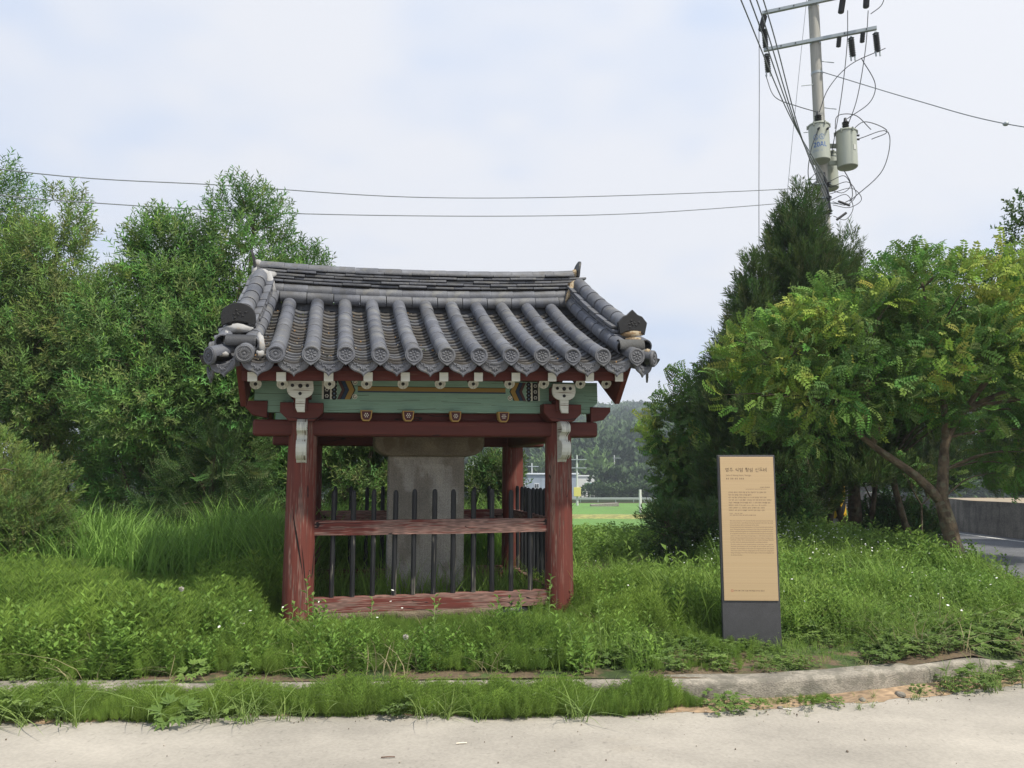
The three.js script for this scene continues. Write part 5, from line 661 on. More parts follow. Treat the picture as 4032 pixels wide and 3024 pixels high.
// upright leafy weeds that stand out one by one
{
  function weed(seed, H, leaf, w, lv = 16) { const r = rng(seed), P = [], S = []; const ln = V((r() - 0.5) * 0.1, 0, (r() - 0.5) * 0.1), pt = (t) => V(ln.x * t * t, H * t, ln.z * t * t); S.push(taperTube([[0, 0, 0], pt(0.5).toArray(), pt(1).toArray()], 0.0045, 0.0015, 6, 5)); for (let k = 1; k <= lv; k++) { const t = 0.1 + 0.9 * k / lv, a = k * 2.4 + r() * 0.4; leafTris(P, pt(t), V(Math.cos(a), 0.35 + 0.9 * t * t, Math.sin(a)), V(-Math.cos(a) * 0.5, 1, -Math.sin(a) * 0.5), leaf * (1.1 - 0.55 * t) * (0.8 + 0.4 * r()), w, 0.2, 0.25); } return [merge(S), geom(P)]; }
  const kinds = [weed(1, 0.62, 0.11, 0.032), weed(2, 0.5, 0.10, 0.03), weed(3, 0.38, 0.09, 0.03, 12)]; const sm = flat(0x7d9450, 0.7), lm = leafMat(); lm.color.setRGB(0.17, 0.265, 0.065);
  const list = [[-2.78, -7.05, 0, 'tall leafy weed left of the pavilion, under the dandelion clock'], [-2.66, -6.9, 0, 'tall leafy weed beside the first one left of the pavilion'], [-2.9, -6.85, 1, null], [-1.86, -7.25, 0, 'tall leafy weed in front of the left column'], [-1.75, -7.05, 1, 'leafy weed leaning beside the left column'], [-1.95, -6.95, 2, null], [-4.35, -6.4, 1, 'leafy weed at the left picture edge above the kerb'], [-4.05, -6.55, 1, null], [-3.7, -6.5, 2, null], [-2.3, -6.6, 1, null], [-0.1, -7.55, 2, null], [0.1, -7.75, 2, 'small pale weed in front of the lower rail'], [0.35, -7.6, 1, 'small pale weed at the right end of the lower rail'], [-0.65, -6.6, 1, null], [-0.75, -7.7, 2, null], [-1.3, -7.3, 2, null], [-3.35, -7.1, 1, null], [-3.1, -7.4, 1, null], [4.9, -11.6, 0, 'tall leafy weed right of the sign against the dark bushes'], [5.15, -11.9, 0, null], [4.7, -12.0, 1, null], [5.6, -12.1, 1, null], [7.9, -10.9, 1, 'flowering weed at the lane edge right of the forked tree'], [8.2, -10.5, 1, null], [3.4, -7.3, 2, null], [1.3, -7.6, 2, null], [-4.9, -7.2, 1, null], [-4.2, -7.6, 0, 'tall leafy weed far left in the bright grass'], [-3.6, -6.3, 2, null], [-1.5, -6.45, 2, null], [0.5, -6.5, 2, null], [0.75, -6.7, 1, null], [3.9, -7.6, 1, null], [4.6, -8.2, 1, null], [5.3, -8.6, 0, 'tall leafy weed right of the sign above the curved kerb'], [6.2, -9.4, 1, null]];
  const r = rng(310); const order = list.slice().sort((p, q) => p[0] / -p[1] - q[0] / -q[1]), U = ['', 'first', 'second', 'third', 'fourth', 'fifth', 'sixth', 'seventh', 'eighth', 'ninth'], ORD = list.map((_, i) => { const n = i + 1; return n < 10 ? U[n] : n < 20 ? ['tenth', 'eleventh', 'twelfth', 'thirteenth', 'fourteenth', 'fifteenth', 'sixteenth', 'seventeenth', 'eighteenth', 'nineteenth'][n - 10] : n % 10 ? ['twenty', 'thirty', 'forty'][Math.floor(n / 10) - 2] + '-' + U[n % 10] : ['twentieth', 'thirtieth', 'fortieth'][n / 10 - 2]; });
  list.forEach(([x, z, k, label], i) => { const g = thing('leafy_weed', [x, land(x, z) - 0.02, z], r() * 6.28); tag(g, label ?? `small leafy weed, ${ORD[order.indexOf(list[i])]} from the left of all upright weeds`, 'weed', 'upright leafy weeds on the verge'); mesh('stem', kinds[k][0], sm, g); mesh('leaves', kinds[k][1], lm, g); g.scale.setScalar(0.82 + 0.35 * r()); });
  // dandelion clocks
  const fluff = (() => { const P = [], q = rng(8); for (let k = 0; k < 90; k++) { const a = q() * 6.28, c = q() * 2 - 1, s = Math.sqrt(1 - c * c), d = V(s * Math.cos(a), c, s * Math.sin(a)); leafTris(P, d.clone().multiplyScalar(0.006), d, V(q() - 0.5, q() - 0.5, q() - 0.5), 0.017, 0.007, 0, 0); } return geom(P); })();
  const fm = flat(0xb9b4ac, 0.9, { side: THREE.DoubleSide }); [[-3.0, 0.72, -7.15, 'dandelion clock highest above the grass left of the pavilion'], [-2.42, 0.42, -7.1, 'dandelion clock between the tall weed and the left column'], [-2.75, 0.36, -7.0, 'dandelion clock low beside the tall weeds'], [-0.87, 0.43, -6.5, 'dandelion clock in front of the pavilion above the kerb']].forEach(([x, y, z, label]) => { const g = thing('dandelion_clock', [x, land(x, z), z]); tag(g, label, 'dandelion', 'dandelion clocks'); const h = y - land(x, z); mesh('stalk', taperTube([[0, 0, 0], [0.02, h * 0.5, 0], [0, h, 0]], 0.003, 0.002, 6, 5), sm, g); mesh('seed_head', fluff, fm, g, [0, h, 0]).scale.setScalar(1.15); });
}

// ---------------------------------------------------------------- information sign
{
  const JI = ['ㄱ', 'ㄱㄱ', 'ㄴ', 'ㄷ', 'ㄷㄷ', 'ㄹ', 'ㅁ', 'ㅂ', 'ㅂㅂ', 'ㅅ', 'ㅅㅅ', 'ㅇ', 'ㅈ', 'ㅈㅈ', 'ㅊ', 'ㅋ', 'ㅌ', 'ㅍ', 'ㅎ'], JF = ['', 'ㄱ', 'ㄱㄱ', 'ㄱㅅ', 'ㄴ', 'ㄴㅈ', 'ㄴㅎ', 'ㄷ', 'ㄹ', 'ㄹㄱ', 'ㄹㅁ', 'ㄹㅂ', 'ㄹㅅ', 'ㄹㅌ', 'ㄹㅍ', 'ㄹㅎ', 'ㅁ', 'ㅂ', 'ㅂㅅ', 'ㅅ', 'ㅅㅅ', 'ㅇ', 'ㅈ', 'ㅊ', 'ㅋ', 'ㅌ', 'ㅍ', 'ㅎ'];
  const ST = { 'ㄱ': [[0, 0, 1, 0, 0.85, 1]], 'ㄴ': [[0, 0, 0, 1, 1, 1]], 'ㄷ': [[1, 0, 0, 0, 0, 1, 1, 1]], 'ㄹ': [[0, 0, 1, 0, 1, 0.5, 0, 0.5, 0, 1, 1, 1]], 'ㅁ': [[0, 0, 1, 0, 1, 1, 0, 1, 0, 0]], 'ㅂ': [[0, 0, 0, 1, 1, 1, 1, 0], [0, 0.5, 1, 0.5]], 'ㅅ': [[0.5, 0, 0.4, 0.5, 0, 1], [0.45, 0.4, 1, 1]], 'ㅇ': ['o'], 'ㅈ': [[0, 0.05, 1, 0.05], [0.5, 0.05, 0.4, 0.5, 0, 1], [0.45, 0.45, 1, 1]], 'ㅊ': [[0.35, -0.1, 0.65, -0.1], [0, 0.15, 1, 0.15], [0.5, 0.15, 0, 1], [0.45, 0.5, 1, 1]], 'ㅋ': [[0, 0, 1, 0, 0.85, 1], [0, 0.5, 0.95, 0.45]], 'ㅌ': [[1, 0, 0, 0, 0, 1, 1, 1], [0, 0.5, 0.9, 0.5]], 'ㅍ': [[0, 0, 1, 0], [0, 1, 1, 1], [0.3, 0, 0.3, 1], [0.7, 0, 0.7, 1]], 'ㅎ': [[0.35, -0.12, 0.65, -0.12], [0.05, 0.15, 0.95, 0.15], 'u'] };
  const VW = [['a'], ['a', 'i'], ['ya'], ['ya', 'i'], ['eo'], ['eo', 'i'], ['yeo'], ['yeo', 'i'], ['o'], ['o', 'a'], ['o', 'a', 'i'], ['o', 'i'], ['yo'], ['u'], ['u', 'eo'], ['u', 'eo', 'i'], ['u', 'i'], ['yu'], ['eu'], ['eu', 'i'], ['i']];
  const cv = document.createElement('canvas'); cv.width = 775; cv.height = 2046; const c = cv.getContext('2d'), INK = '#3c2e20'; c.scale(775 / 800, 2046 / 2112);
  const line = (...p) => { c.beginPath(); c.moveTo(p[0], p[1]); for (let i = 2; i < p.length; i += 2) c.lineTo(p[i], p[i + 1]); c.stroke(); };
  const jamo = (s, x, y, w, h) => [...s].forEach((j, k, arr) => { const ww = w / arr.length * 0.88, xx = x + k * w / arr.length; for (const p of ST[j]) { if (p === 'o' || p === 'u') { c.beginPath(); p === 'o' ? c.ellipse(xx + ww / 2, y + h / 2, ww * 0.48, h * 0.48, 0, 0, 6.3) : c.ellipse(xx + ww / 2, y + h * 0.68, ww * 0.36, h * 0.32, 0, 0, 6.3); c.stroke(); } else line(...p.map((q, i) => (i % 2 ? y + q * h : xx + q * ww))); } });
  function syl(ch, x, y, S) {
    const k = ch.charCodeAt(0) - 0xAC00; const ini = JI[Math.floor(k / 588)], vw = VW[Math.floor(k % 588 / 28)], fin = JF[k % 28], H = ['o', 'yo', 'u', 'yu', 'eu'].includes(vw[0]), vs = vw.filter((v) => !['o', 'yo', 'u', 'yu', 'eu'].includes(v)), f = fin ? 0.58 : 0.95;
    const iw = vs.length ? 0.5 : 0.62, ih = H ? (fin ? 0.26 : 0.40) : fin ? 0.42 : 0.66; jamo(ini, x + (vs.length ? 0.06 : 0.19) * S, y + (H ? 0.04 : 0.1) * S, iw * S, ih * S);
    if (H) { const hy = y + (fin ? 0.48 : 0.72) * S, x0 = x + 0.04 * S, x1 = x + (vs.length ? 0.64 : 0.96) * S, m = (x0 + x1) / 2; line(x0, hy, x1, hy); const t = 0.15 * S, up = vw[0] === 'o' || vw[0] === 'yo' ? -1 : 1, xs = vw[0].length === 2 && vw[0] !== 'eu' ? [m - 0.12 * S, m + 0.12 * S] : vw[0] === 'eu' ? [] : [m]; xs.forEach((q) => line(q, hy, q, hy + up * t)); }
    vs.forEach((v, i) => { const vx = x + (0.78 + i * 0.15 - (vs.length - 1) * 0.07) * S; line(vx, y, vx, y + f * S); const d = v === 'a' || v === 'ya' ? 1 : v === 'i' ? 0 : -1, ys = v.startsWith('y') ? [0.28, 0.5] : [0.4]; if (d) ys.forEach((q) => line(vx, y + q * f * S * 1.1, vx + d * 0.16 * S, y + q * f * S * 1.1)); });
    if (fin) jamo(fin, x + 0.24 * S, y + 0.66 * S, 0.6 * S, 0.32 * S);
  }
  function kor(s, x, y, S, lw, track = 1.02) { c.strokeStyle = INK; c.lineWidth = lw; c.lineCap = 'round'; for (const ch of s) { const k = ch.charCodeAt(0); if (k >= 0xAC00 && k <= 0xD7A3) { syl(ch, x, y, S); x += S * track; } else if (ch === ' ') x += S * 0.45; else { c.fillStyle = INK; c.font = Math.round(S * 0.95) + 'px serif'; c.fillText(ch, x, y + S * 0.85); x += c.measureText(ch).width; } } return x; }
  c.fillStyle = '#b59d7b'; c.fillRect(0, 0, 800, 2112); const rr = rng(4); for (let i = 0; i < 1600; i++) { c.fillStyle = ['rgba(194,170,134,.13)', 'rgba(160,136,102,.11)'][i % 2]; c.fillRect(0, rr() * 2112, 800, 1 + rr() * 5); }
  kor('영주 식암 황섬 신도비', 76, 164, 60, 6);
  c.fillStyle = INK; c.font = '28px sans-serif'; c.fillText('Stele of Hwang Seom, Yeongju', 82, 286);
  c.strokeStyle = INK; c.lineWidth = 2; for (let k = 0, x = 82; k < 9; k++) { for (let j = 0; j < 4; j++) line(x + 2, 316 + j * 6, x + 20, 316 + j * 6); line(x + 11, 312, x + 11, 338); x += 26 + ([1, 3, 5].includes(k) ? 14 : 0); }
  kor('경상북도 문화재자료', 590, 448, 15, 1.6); c.font = '15px sans-serif'; c.fillText('Gyeongsangbuk-do Cultural Heritage Material', 372, 486);
  ['신도비는 왕이나 고관의 무덤 앞 또는 무덤으로 가는 길목에 세워', '죽은 이의 업적을 기리는 비석을 말한다.', '영주 식암 황섬 신도비는 황섬(1544~1616)의 공적을 기리기 위해', '조선 정조 1년(1777)에 세웠다. 신도비는 비각 안에 모셔져 있다. 전체적인', '모습은 거북받침돌 위에 비석돌을 세우고 그 위에 지붕의 머릿돌을 얹은', '형태이다. 비석의 크기는 높이 182cm, 너비 90cm, 폭 22cm이다.', '비문은 남태제가 짓고 조윤형의 글씨는 강세황이 썼다. 비문은', '마모되고, 비의 앞으로 지붕돌은 오래 되지 않아 있을 수 없다.'].forEach((s, i) => kor(s, 112, 520 + i * 38, 19.5, 1.9, 0.96));
  kor('*신도비(神道碑): 죽은 이의 사적비', 116, 836, 14, 1.5); kor('**비각: 비를 보호하기 위하여 세운 집으로 신도비를 안에 둠', 116, 860, 14, 1.5);
  c.fillStyle = INK; c.font = '20.5px serif'; ['This stele, erected in 1777, records the life and achievements of Hwang', 'Seom (1544-1616), a civil official of the Joseon period (1392-1910). His tomb', 'is located about 500 m northeast of the stele.', 'Hwang passed the state examination in 1570 and served various official', 'posts. During the Japanese invasions of 1592-1598, he recruited the royal', 'family, maintained supplies and commanded soldiers to protect the nation.', 'In recognition of his efforts, he was bestowed with the title of meritorious', 'subject. In 1608, when King Gwanghaegun (r. 1608-1623) ascended the', 'throne, Hwang resigned from his post, moved to today’s Yeongju area,', 'and built a study. He is commemorated as a cultural heritage Material', 'in 1992 where he dedicated himself to teaching students.', 'The stele consists of a turtle-shaped pedestal, a body stone, and a capstone.', 'The body stone measures 182 cm in height, 90 cm in width, and 22.1 cm', 'in depth. The inscription on the stele was composed by the civil official', 'Nam Taeje (1699-1776) and calligraphed by the renowned calligrapher', 'Kang Sehwang (1713-1791). The lower parts of the text is illegible and', 'in severe erosion.'].forEach((s, i) => c.fillText(s, 120, 958 + i * 31.2, 640));
  c.strokeStyle = '#a04a3c'; c.lineWidth = 4; c.beginPath(); c.arc(122, 1968, 17, 0, 7); c.stroke(); line(111, 1957, 133, 1979); kor('비각에 소중히 간직된 유산을 아끼며 훼손을 하여서는 안됩니다', 148, 1960, 17, 1.7, 0.9);
  const t = new THREE.CanvasTexture(cv); t.colorSpace = THREE.SRGBColorSpace; t.anisotropy = 8;
  const S = thing('information_sign', [2.19, land(2.19, -7.25) - 0.02, -7.25], -0.04); tag(S, 'upright dark grey information sign with a tan panel of Korean and English text', 'sign');
  const steel = std(pair(128, 128, 0.3, 0.3, (u, v, o) => { const a = vnoise(u * 90, v * 90, 90, 90, 5), b = fbm(u * 5, v * 5, 5, 5, 9, 3); o[0] = o[1] = o[2] = 0.27 * (0.85 + 0.25 * a + 0.15 * (b - 0.5)); o[2] *= 1.05; return a; }), 0xffffff, { roughness: 0.6, bumpScale: 0.0006 });
  mesh('sign_body', box(0.525, 1.76, 0.05, 0.004), steel, S, [0, 0.88, 0]);
  const pg = new RoundedBoxGeometry(0.492, 1.31, 0.012, 1, 0.003), uv = pg.attributes.uv, p = pg.attributes.position; for (let i = 0; i < p.count; i++) uv.setXY(i, p.getX(i) / 0.492 + 0.5, p.getY(i) / 1.31 + 0.5);
  mesh('text_panel', pg, new THREE.MeshStandardMaterial({ map: t, roughness: 0.55 }), S, [0, 1.088, 0.0285]);
}

// ---------------------------------------------------------------- utility pole, its fittings and wires
const wireM = flat(0x3a3d42, 0.6), galv = flat(0x9aa2a6, 0.45, { metalness: 0.35 }), ribM = flat(0x2a2c30, 0.55), wirePale = flat(0x70767c, 0.6);
{
  const PX = 7.75, PZ = -18.5, G = thing('utility_pole', [PX, 0.1, PZ]); tag(G, 'round concrete utility pole with cross-arms, transformers and a yellow-black striped foot', 'utility pole'); const y = (h) => h - 0.1;
  const pc = std(pair(256, 512, 0.6, 3, (u, v, o) => { const a = fbm(u * 4, v * 12, 4, 12, 401, 5), s = vnoise(u * 90, v * 300, 90, 300, 405); for (let k = 0; k < 3; k++) o[k] = [0.66, 0.655, 0.63][k] * (0.84 + 0.25 * a + 0.1 * (s - 0.5)); return a; }), 0xffffff, { roughness: 0.9 });
  const pg = new THREE.CylinderGeometry(0.125, 0.165, 15.6, 20, 1).translate(0, 7.8, 0); mesh('pole_shaft', pg, pc, G);
  const band = (h, hh, m, k = 0.004) => mesh('pole_band', new THREE.CylinderGeometry(lerp(0.165, 0.125, h / 15.6) + k, lerp(0.165, 0.125, h / 15.6) + k, hh, 20), m, G, [0, h, 0]);
  // striped sleeve at the foot
  { const cv = document.createElement('canvas'); cv.width = 256; cv.height = 256; const c = cv.getContext('2d'); c.fillStyle = '#15161a'; c.fillRect(0, 0, 256, 256); c.fillStyle = '#d0a51c'; for (let k = -2; k < 4; k++) { c.beginPath(); c.moveTo(k * 128, 256); c.lineTo(k * 128 + 64, 256); c.lineTo(k * 128 + 64 + 128, 0); c.lineTo(k * 128 + 128, 0); c.fill(); } const t = new THREE.CanvasTexture(cv); t.colorSpace = THREE.SRGBColorSpace; t.wrapS = t.wrapT = THREE.RepeatWrapping; t.repeat.set(2, 2.4); mesh('striped_sleeve', new THREE.CylinderGeometry(0.172, 0.177, 1.25, 24, 1, true), new THREE.MeshStandardMaterial({ map: t, roughness: 0.6, side: THREE.DoubleSide }), G, [0, 1.25, 0]); }
  const AX = [0.927, 0, 0.375];
  function arm(h, off) { const g = box(2.66, 0.085, 0.085, 0.004); const a = mesh('cross_arm', g, galv, G, [AX[0] * 0.02, y(h), 0.17], [0, -Math.atan2(AX[2], AX[0]), 0]); for (const k of [-1.25, -0.9, -0.55, 0.6, 1.1]) mesh('bolt', new THREE.CylinderGeometry(0.016, 0.016, 0.03, 6).rotateX(Math.PI / 2), ribM, a, [k, 0, 0.05]); return a; }
  arm(13.72); arm(12.70); band(y(13.72), 0.1, galv); band(y(12.70), 0.1, galv); band(y(11.87), 0.06, galv, 0.008);
  const onArm = (k, h) => [AX[0] * k, y(h), 0.2 + AX[2] * k];
  function insulator(n, r) { const pts = [[0, 0]]; for (let i = 0; i < n; i++) { pts.push([0.018, i * 0.045], [r, i * 0.045 + 0.012], [0.018, i * 0.045 + 0.028]); } pts.push([0.014, n * 0.045], [0, n * 0.045]); return new THREE.LatheGeometry(pts.map(([x, q]) => new THREE.Vector2(x, q)), 12); }
  const ins = insulator(11, 0.075), insS = insulator(6, 0.06), bush = insulator(5, 0.085);
  const hang = (k, h, tilt, g = ins, name = 'insulator') => { const m = mesh(name, g, ribM, G, onArm(k, h)); m.rotation.set(tilt[0], 0, tilt[1]); return m; };
  hang(-1.27, 13.6, [2.9, 0.3]); hang(-1.27, 12.75, [0.05, 0.05]); hang(0.62, 13.66, [2.95, 0.25]); hang(1.16, 13.66, [2.9, 0.2]);
  // fuse cut-outs below the lower arm
  for (const k of [-1.26, 0.74, 1.3]) { const f = new THREE.Group(); f.name = 'fuse_cutout'; f.position.set(...onArm(k, 12.63)); G.add(f); f.rotation.z = 0.05; mesh('fuse_body', insulator(9, 0.078).scale(1, 1.25, 1).translate(0, -0.56, 0), ribM, f); mesh('fuse_clip', box(0.03, 0.12, 0.03, 0.004), galv, f, [-0.05, -0.62, 0]); mesh('fuse_clip', box(0.03, 0.12, 0.03, 0.004), galv, f, [0.05, -0.62, 0]); mesh('fuse_strap', box(0.05, 0.12, 0.05, 0.004), galv, f, [0, -0.1, 0]); }
  for (const k of [0.48, 1.02]) hang(k, 12.62, [3.1, 0.15], insS, 'arrester');
  // climbing steps
  for (let i = 0; i < 14; i++) { const h = 4.0 + i * 0.62, s = i % 2 ? 1 : -1; mesh('climbing_step', new THREE.CylinderGeometry(0.011, 0.011, 0.34, 6).rotateZ(Math.PI / 2 - s * 0.12).translate(s * 0.26, 0, 0), galv, G, [0, h, 0.05]); }
  // transformers
  const tcan = (txt) => { const cv = document.createElement('canvas'); cv.width = 1024; cv.height = 512; const c = cv.getContext('2d'), r = rng(txt ? 9 : 10); c.fillStyle = '#a3a89d'; c.fillRect(0, 0, 1024, 512); for (let i = 0; i < 500; i++) { c.fillStyle = i % 2 ? 'rgba(140,145,132,.15)' : 'rgba(186,190,178,.14)'; c.fillRect(r() * 1024, r() * 512, 2 + r() * 5, 20 + r() * 120); } if (txt) { c.fillStyle = c.strokeStyle = '#3d5f9a'; c.font = 'bold 96px sans-serif'; c.fillText('20AL', 404, 345); c.lineWidth = 7; for (const x of [450, 545]) { c.beginPath(); c.arc(x, 205, 38, 0, 7); c.stroke(); } c.lineWidth = 6; c.beginPath(); c.moveTo(450, 180); c.lineTo(430, 222); c.lineTo(470, 222); c.closePath(); c.stroke(); c.beginPath(); c.arc(545, 195, 12, 0.5, 5.5); c.stroke(); c.beginPath(); c.arc(545, 216, 12, 3.6, 8.6); c.stroke(); c.globalAlpha = 0.6; c.font = '40px sans-serif'; c.fillText('22900 - 4', 380, 410); c.globalAlpha = 1; } const t = new THREE.CanvasTexture(cv); t.colorSpace = THREE.SRGBColorSpace; t.wrapS = THREE.RepeatWrapping; return new THREE.MeshStandardMaterial({ map: t, roughness: 0.45, metalness: 0.1 }); };
  const tank = flat(0x8d9388, 0.5), body = new THREE.LatheGeometry([[0, 0], [0.215, 0], [0.235, 0.02], [0.24, 0.03], [0.24, 0.9], [0.24, 0.91]].map(([x, q]) => new THREE.Vector2(x, q)), 32, 0);
  { const uv = body.attributes.uv, p = body.attributes.position; for (let i = 0; i < p.count; i++) uv.setY(i, clamp(p.getY(i) / 0.91)); }
  function transformer(x, h, z, txt, turn) {
    const T2 = new THREE.Group(); T2.name = 'transformer'; T2.position.set(x, y(h), z); G.add(T2); const b = mesh('tank', body, tcan(txt), T2); b.rotation.y = turn;
    mesh('lid', new THREE.LatheGeometry([[0.252, 0.895], [0.258, 0.905], [0.258, 0.93], [0.235, 0.95], [0, 0.985]].map(([a, q]) => new THREE.Vector2(a, q)), 32), tank, T2);
    for (let k = 0; k < 6; k++) { const a = k * 1.047 + 0.3; mesh('lid_clamp', box(0.03, 0.1, 0.03, 0.004), tank, T2, [Math.cos(a) * 0.262, 0.9, Math.sin(a) * 0.262], [0, -a, 0]); }
    mesh('bushing', bush, ribM, T2, [-0.02, 0.96, 0.05]); mesh('bushing_cap', new THREE.CylinderGeometry(0.03, 0.05, 0.1, 10), ribM, T2, [-0.02, 1.22, 0.05]);
    return T2;
  }
  const t1 = transformer(-0.20, 9.36, 0.42, true, Math.PI - 0.32), t2 = transformer(0.52, 9.25, 0.30, false, 0), t3 = transformer(0.34, 8.98, -0.42, false, 0);
  for (const q of [-0.1, 0.12]) mesh('low_bushing', new THREE.CylinderGeometry(0.022, 0.03, 0.08, 8).rotateX(Math.PI / 2), ribM, t1, [q, 0.74, 0.26]);
  mesh('name_plate', box(0.07, 0.13, 0.01, 0.002), flat(0xc0c2bc, 0.5), t2, [0.1, 0.45, 0.222], [0, 0.42, 0]);
  for (const h of [0.18, 0.62]) { mesh('hanger', box(0.22, 0.11, 0.05, 0.005), tank, t2, [-0.3, h, -0.12]); mesh('hanger', box(0.06, 0.1, 0.2, 0.005), tank, t1, [0.12, h, -0.28]); }
  for (const q of [0.1, 0.2]) mesh('low_bushing', new THREE.CylinderGeometry(0.022, 0.03, 0.08, 8).rotateZ(Math.PI / 2), ribM, t2, [0.26, 0.62 + q, 0.05]);
  // low-voltage rack: bands, spools and connectors
  for (const h of [8.9, 8.55, 8.2]) { band(y(h), 0.05, galv, 0.008); mesh('spool', insulator(3, 0.06), ribM, G, [-0.2, y(h) - 0.07, 0.12]); mesh('spool', insulator(3, 0.06), ribM, G, [0.06, y(h) - 0.1, 0.22]); mesh('spool_bracket', box(0.5, 0.03, 0.05, 0.004), galv, G, [-0.1, y(h), 0.15]); }
  for (const [x, h, a] of [[0.42, 8.38, 1.2], [0.34, 8.05, 2.2], [-0.02, 9.02, 0.1], [0.03, 8.72, 0.15], [0.06, 8.36, 0.12]]) mesh('connector', new THREE.CylinderGeometry(0.03, 0.03, 0.3, 8), ribM, G, [x, y(h), 0.22], [0, 0, a]);
  // jumpers and loops hanging on the pole
  const J = (pts, r = 0.011) => mesh('jumper_cable', tube(pts.map(([a, h, b]) => [a, y(h), b]), r, 26, 5), wireM, G);
  J([[-1.2, 12.0, -0.3], [-1.05, 11.3, -0.1], [-0.6, 10.9, 0.2], [-0.22, 10.62, 0.46]]); J([[0.9, 12.0, 0.52], [1.22, 11.3, 0.5], [1.1, 10.9, 0.45], [0.55, 10.5, 0.36]]); J([[1.42, 12.15, 0.7], [0.6, 11.8, 0.55], [0.05, 11.2, 0.5], [-0.18, 10.62, 0.46]]);
  J([[0.55, 10.1, 0.5], [0.9, 10.35, 0.5], [1.45, 10.1, 0.5], [1.1, 9.95, 0.4]]); J([[0.8, 9.98, 0.35], [1.5, 10.15, 0.4], [1.35, 9.2, 0.4], [0.55, 8.42, 0.25]]); J([[-0.3, 10.1, 0.66], [-0.48, 9.6, 0.6], [-0.5, 9.0, 0.4], [-0.3, 8.8, 0.2]]); J([[0.1, 10.1, 0.66], [0.2, 10.45, 0.6], [0.65, 10.5, 0.55], [1.1, 10.2, 0.4]]);
  J([[0.5, 9.3, 0.1], [0.62, 8.9, 0.2], [0.6, 8.5, 0.25], [0.45, 8.4, 0.24]]);
  for (let k = 0; k < 4; k++) { const h = 8.95 - k * 0.16, w = 0.5 + 0.35 * ((k * 0.37) % 1), d = 0.3 + 0.25 * ((k * 0.61) % 1); J([[0.1, h, 0.2], [0.1 + w * 0.7, h + 0.12, 0.25], [0.1 + w, h - d * 0.4, 0.22], [0.1 + w * 0.6, h - d, 0.22], [0.15, h - d * 0.8, 0.2]], 0.009); }
  for (let k = 0; k < 4; k++) { const h = 9.2 - k * 0.2; J([[-0.05, h, 0.2], [-0.3, h - 0.1, 0.25], [-0.42, h - 0.35, 0.2], [-0.12, h - 0.5, 0.2]], 0.008); }
  J([[0.66, 13.3, 0.45], [0.58, 12.4, 0.5], [0.4, 11.0, 0.4], [0.15, 9.6, 0.25]]); J([[1.1, 13.2, 0.6], [0.98, 12.2, 0.6], [0.75, 10.9, 0.45], [0.56, 10.35, 0.36]]); J([[1.15, 13.1, 0.62], [1.4, 13.3, 0.7], [1.5, 13.9, 0.7], [1.35, 14.4, 0.7]]);
  // wires leading away: each one its own thing
  const W = (name, label, pts, r, m = wireM, cat = 'wire', group) => tag(mesh(name, tube(pts, r, 60, 5), m), label, cat, group);
  W('service_wire', 'upper of the two long wires sagging to the left above the trees', [[PX - 0.2, 8.86, PZ + 0.1], [7.0, 8.77, -18.3], [3.12, 8.12, -17], [-0.06, 7.6, -15.8], [-2.36, 7.26, -14.8], [-5.24, 6.95, -13.4], [-7.73, 6.54, -11.8], [-14, 6.6, -8.5]], 0.0095, wirePale, 'wire', 'wires to the left');
  W('service_wire', 'lower of the two long wires sagging to the left above the trees', [[PX - 0.2, 8.53, PZ + 0.1], [7.43, 8.47, -18.3], [3.11, 7.69, -17], [-0.06, 7.2, -15.8], [-4.34, 6.57, -13.8], [-6.94, 6.22, -12.3], [-8.0, 6.09, -11.6], [-14, 6.05, -8.5]], 0.0095, wirePale, 'wire', 'wires to the left');
  W('span_wire', 'wire running down to the right picture edge from the pole', [[PX + 0.1, 11.85, PZ + 0.12], [9.36, 10.41, -17], [10.4, 9.12, -15.5], [12.5, 7.2, -12.6]], 0.011, wirePale);
  tag(mesh('wire_insulator', lump(0.06, 0.045, 0.06, 5, 0.1, 2), galv, null, [10.42, 9.1, -15.48]), 'small pale insulator on the wire to the right edge', 'insulator');
  [[3.66, 9.29, -11.5, 8.95, 'outermost of the four overhead lines coming toward the viewer'], [3.84, 9.35, -11.6, 8.72, 'second of the four overhead lines coming toward the viewer'], [3.98, 9.42, -11.7, 8.5, 'third of the four overhead lines coming toward the viewer'], [4.16, 9.55, -11.9, 8.28, 'innermost of the four overhead lines coming toward the viewer']].forEach(([x, h, z, h0, label], i) => W('overhead_line', label, [[PX + 0.04, h0, PZ + 0.22], [lerp(PX, x, 0.5), lerp(h0, h, 0.5) - 0.12, lerp(PZ, z, 0.5)], [x, h, z], [x - 5.5, h + 0.9, z + 9.5]], 0.012, wirePale, 'wire', 'overhead lines'));
  W('guy_wire', 'thin upright wire dropping from the left end of the cross-arms', [[6.5, 13.6, -19.0], [6.45, 12, -19.0], [6.28, 7.66, -19.0], [6.1, 0.2, -19.0]], 0.009, wireM);
  W('guy_wire', 'faint slanting wire behind the pole', [[9.3, 18.2, -22], [9.01, 16.17, -22], [8.17, 10.07, -22], [7.0, 0.3, -22]], 0.008, wirePale);
}

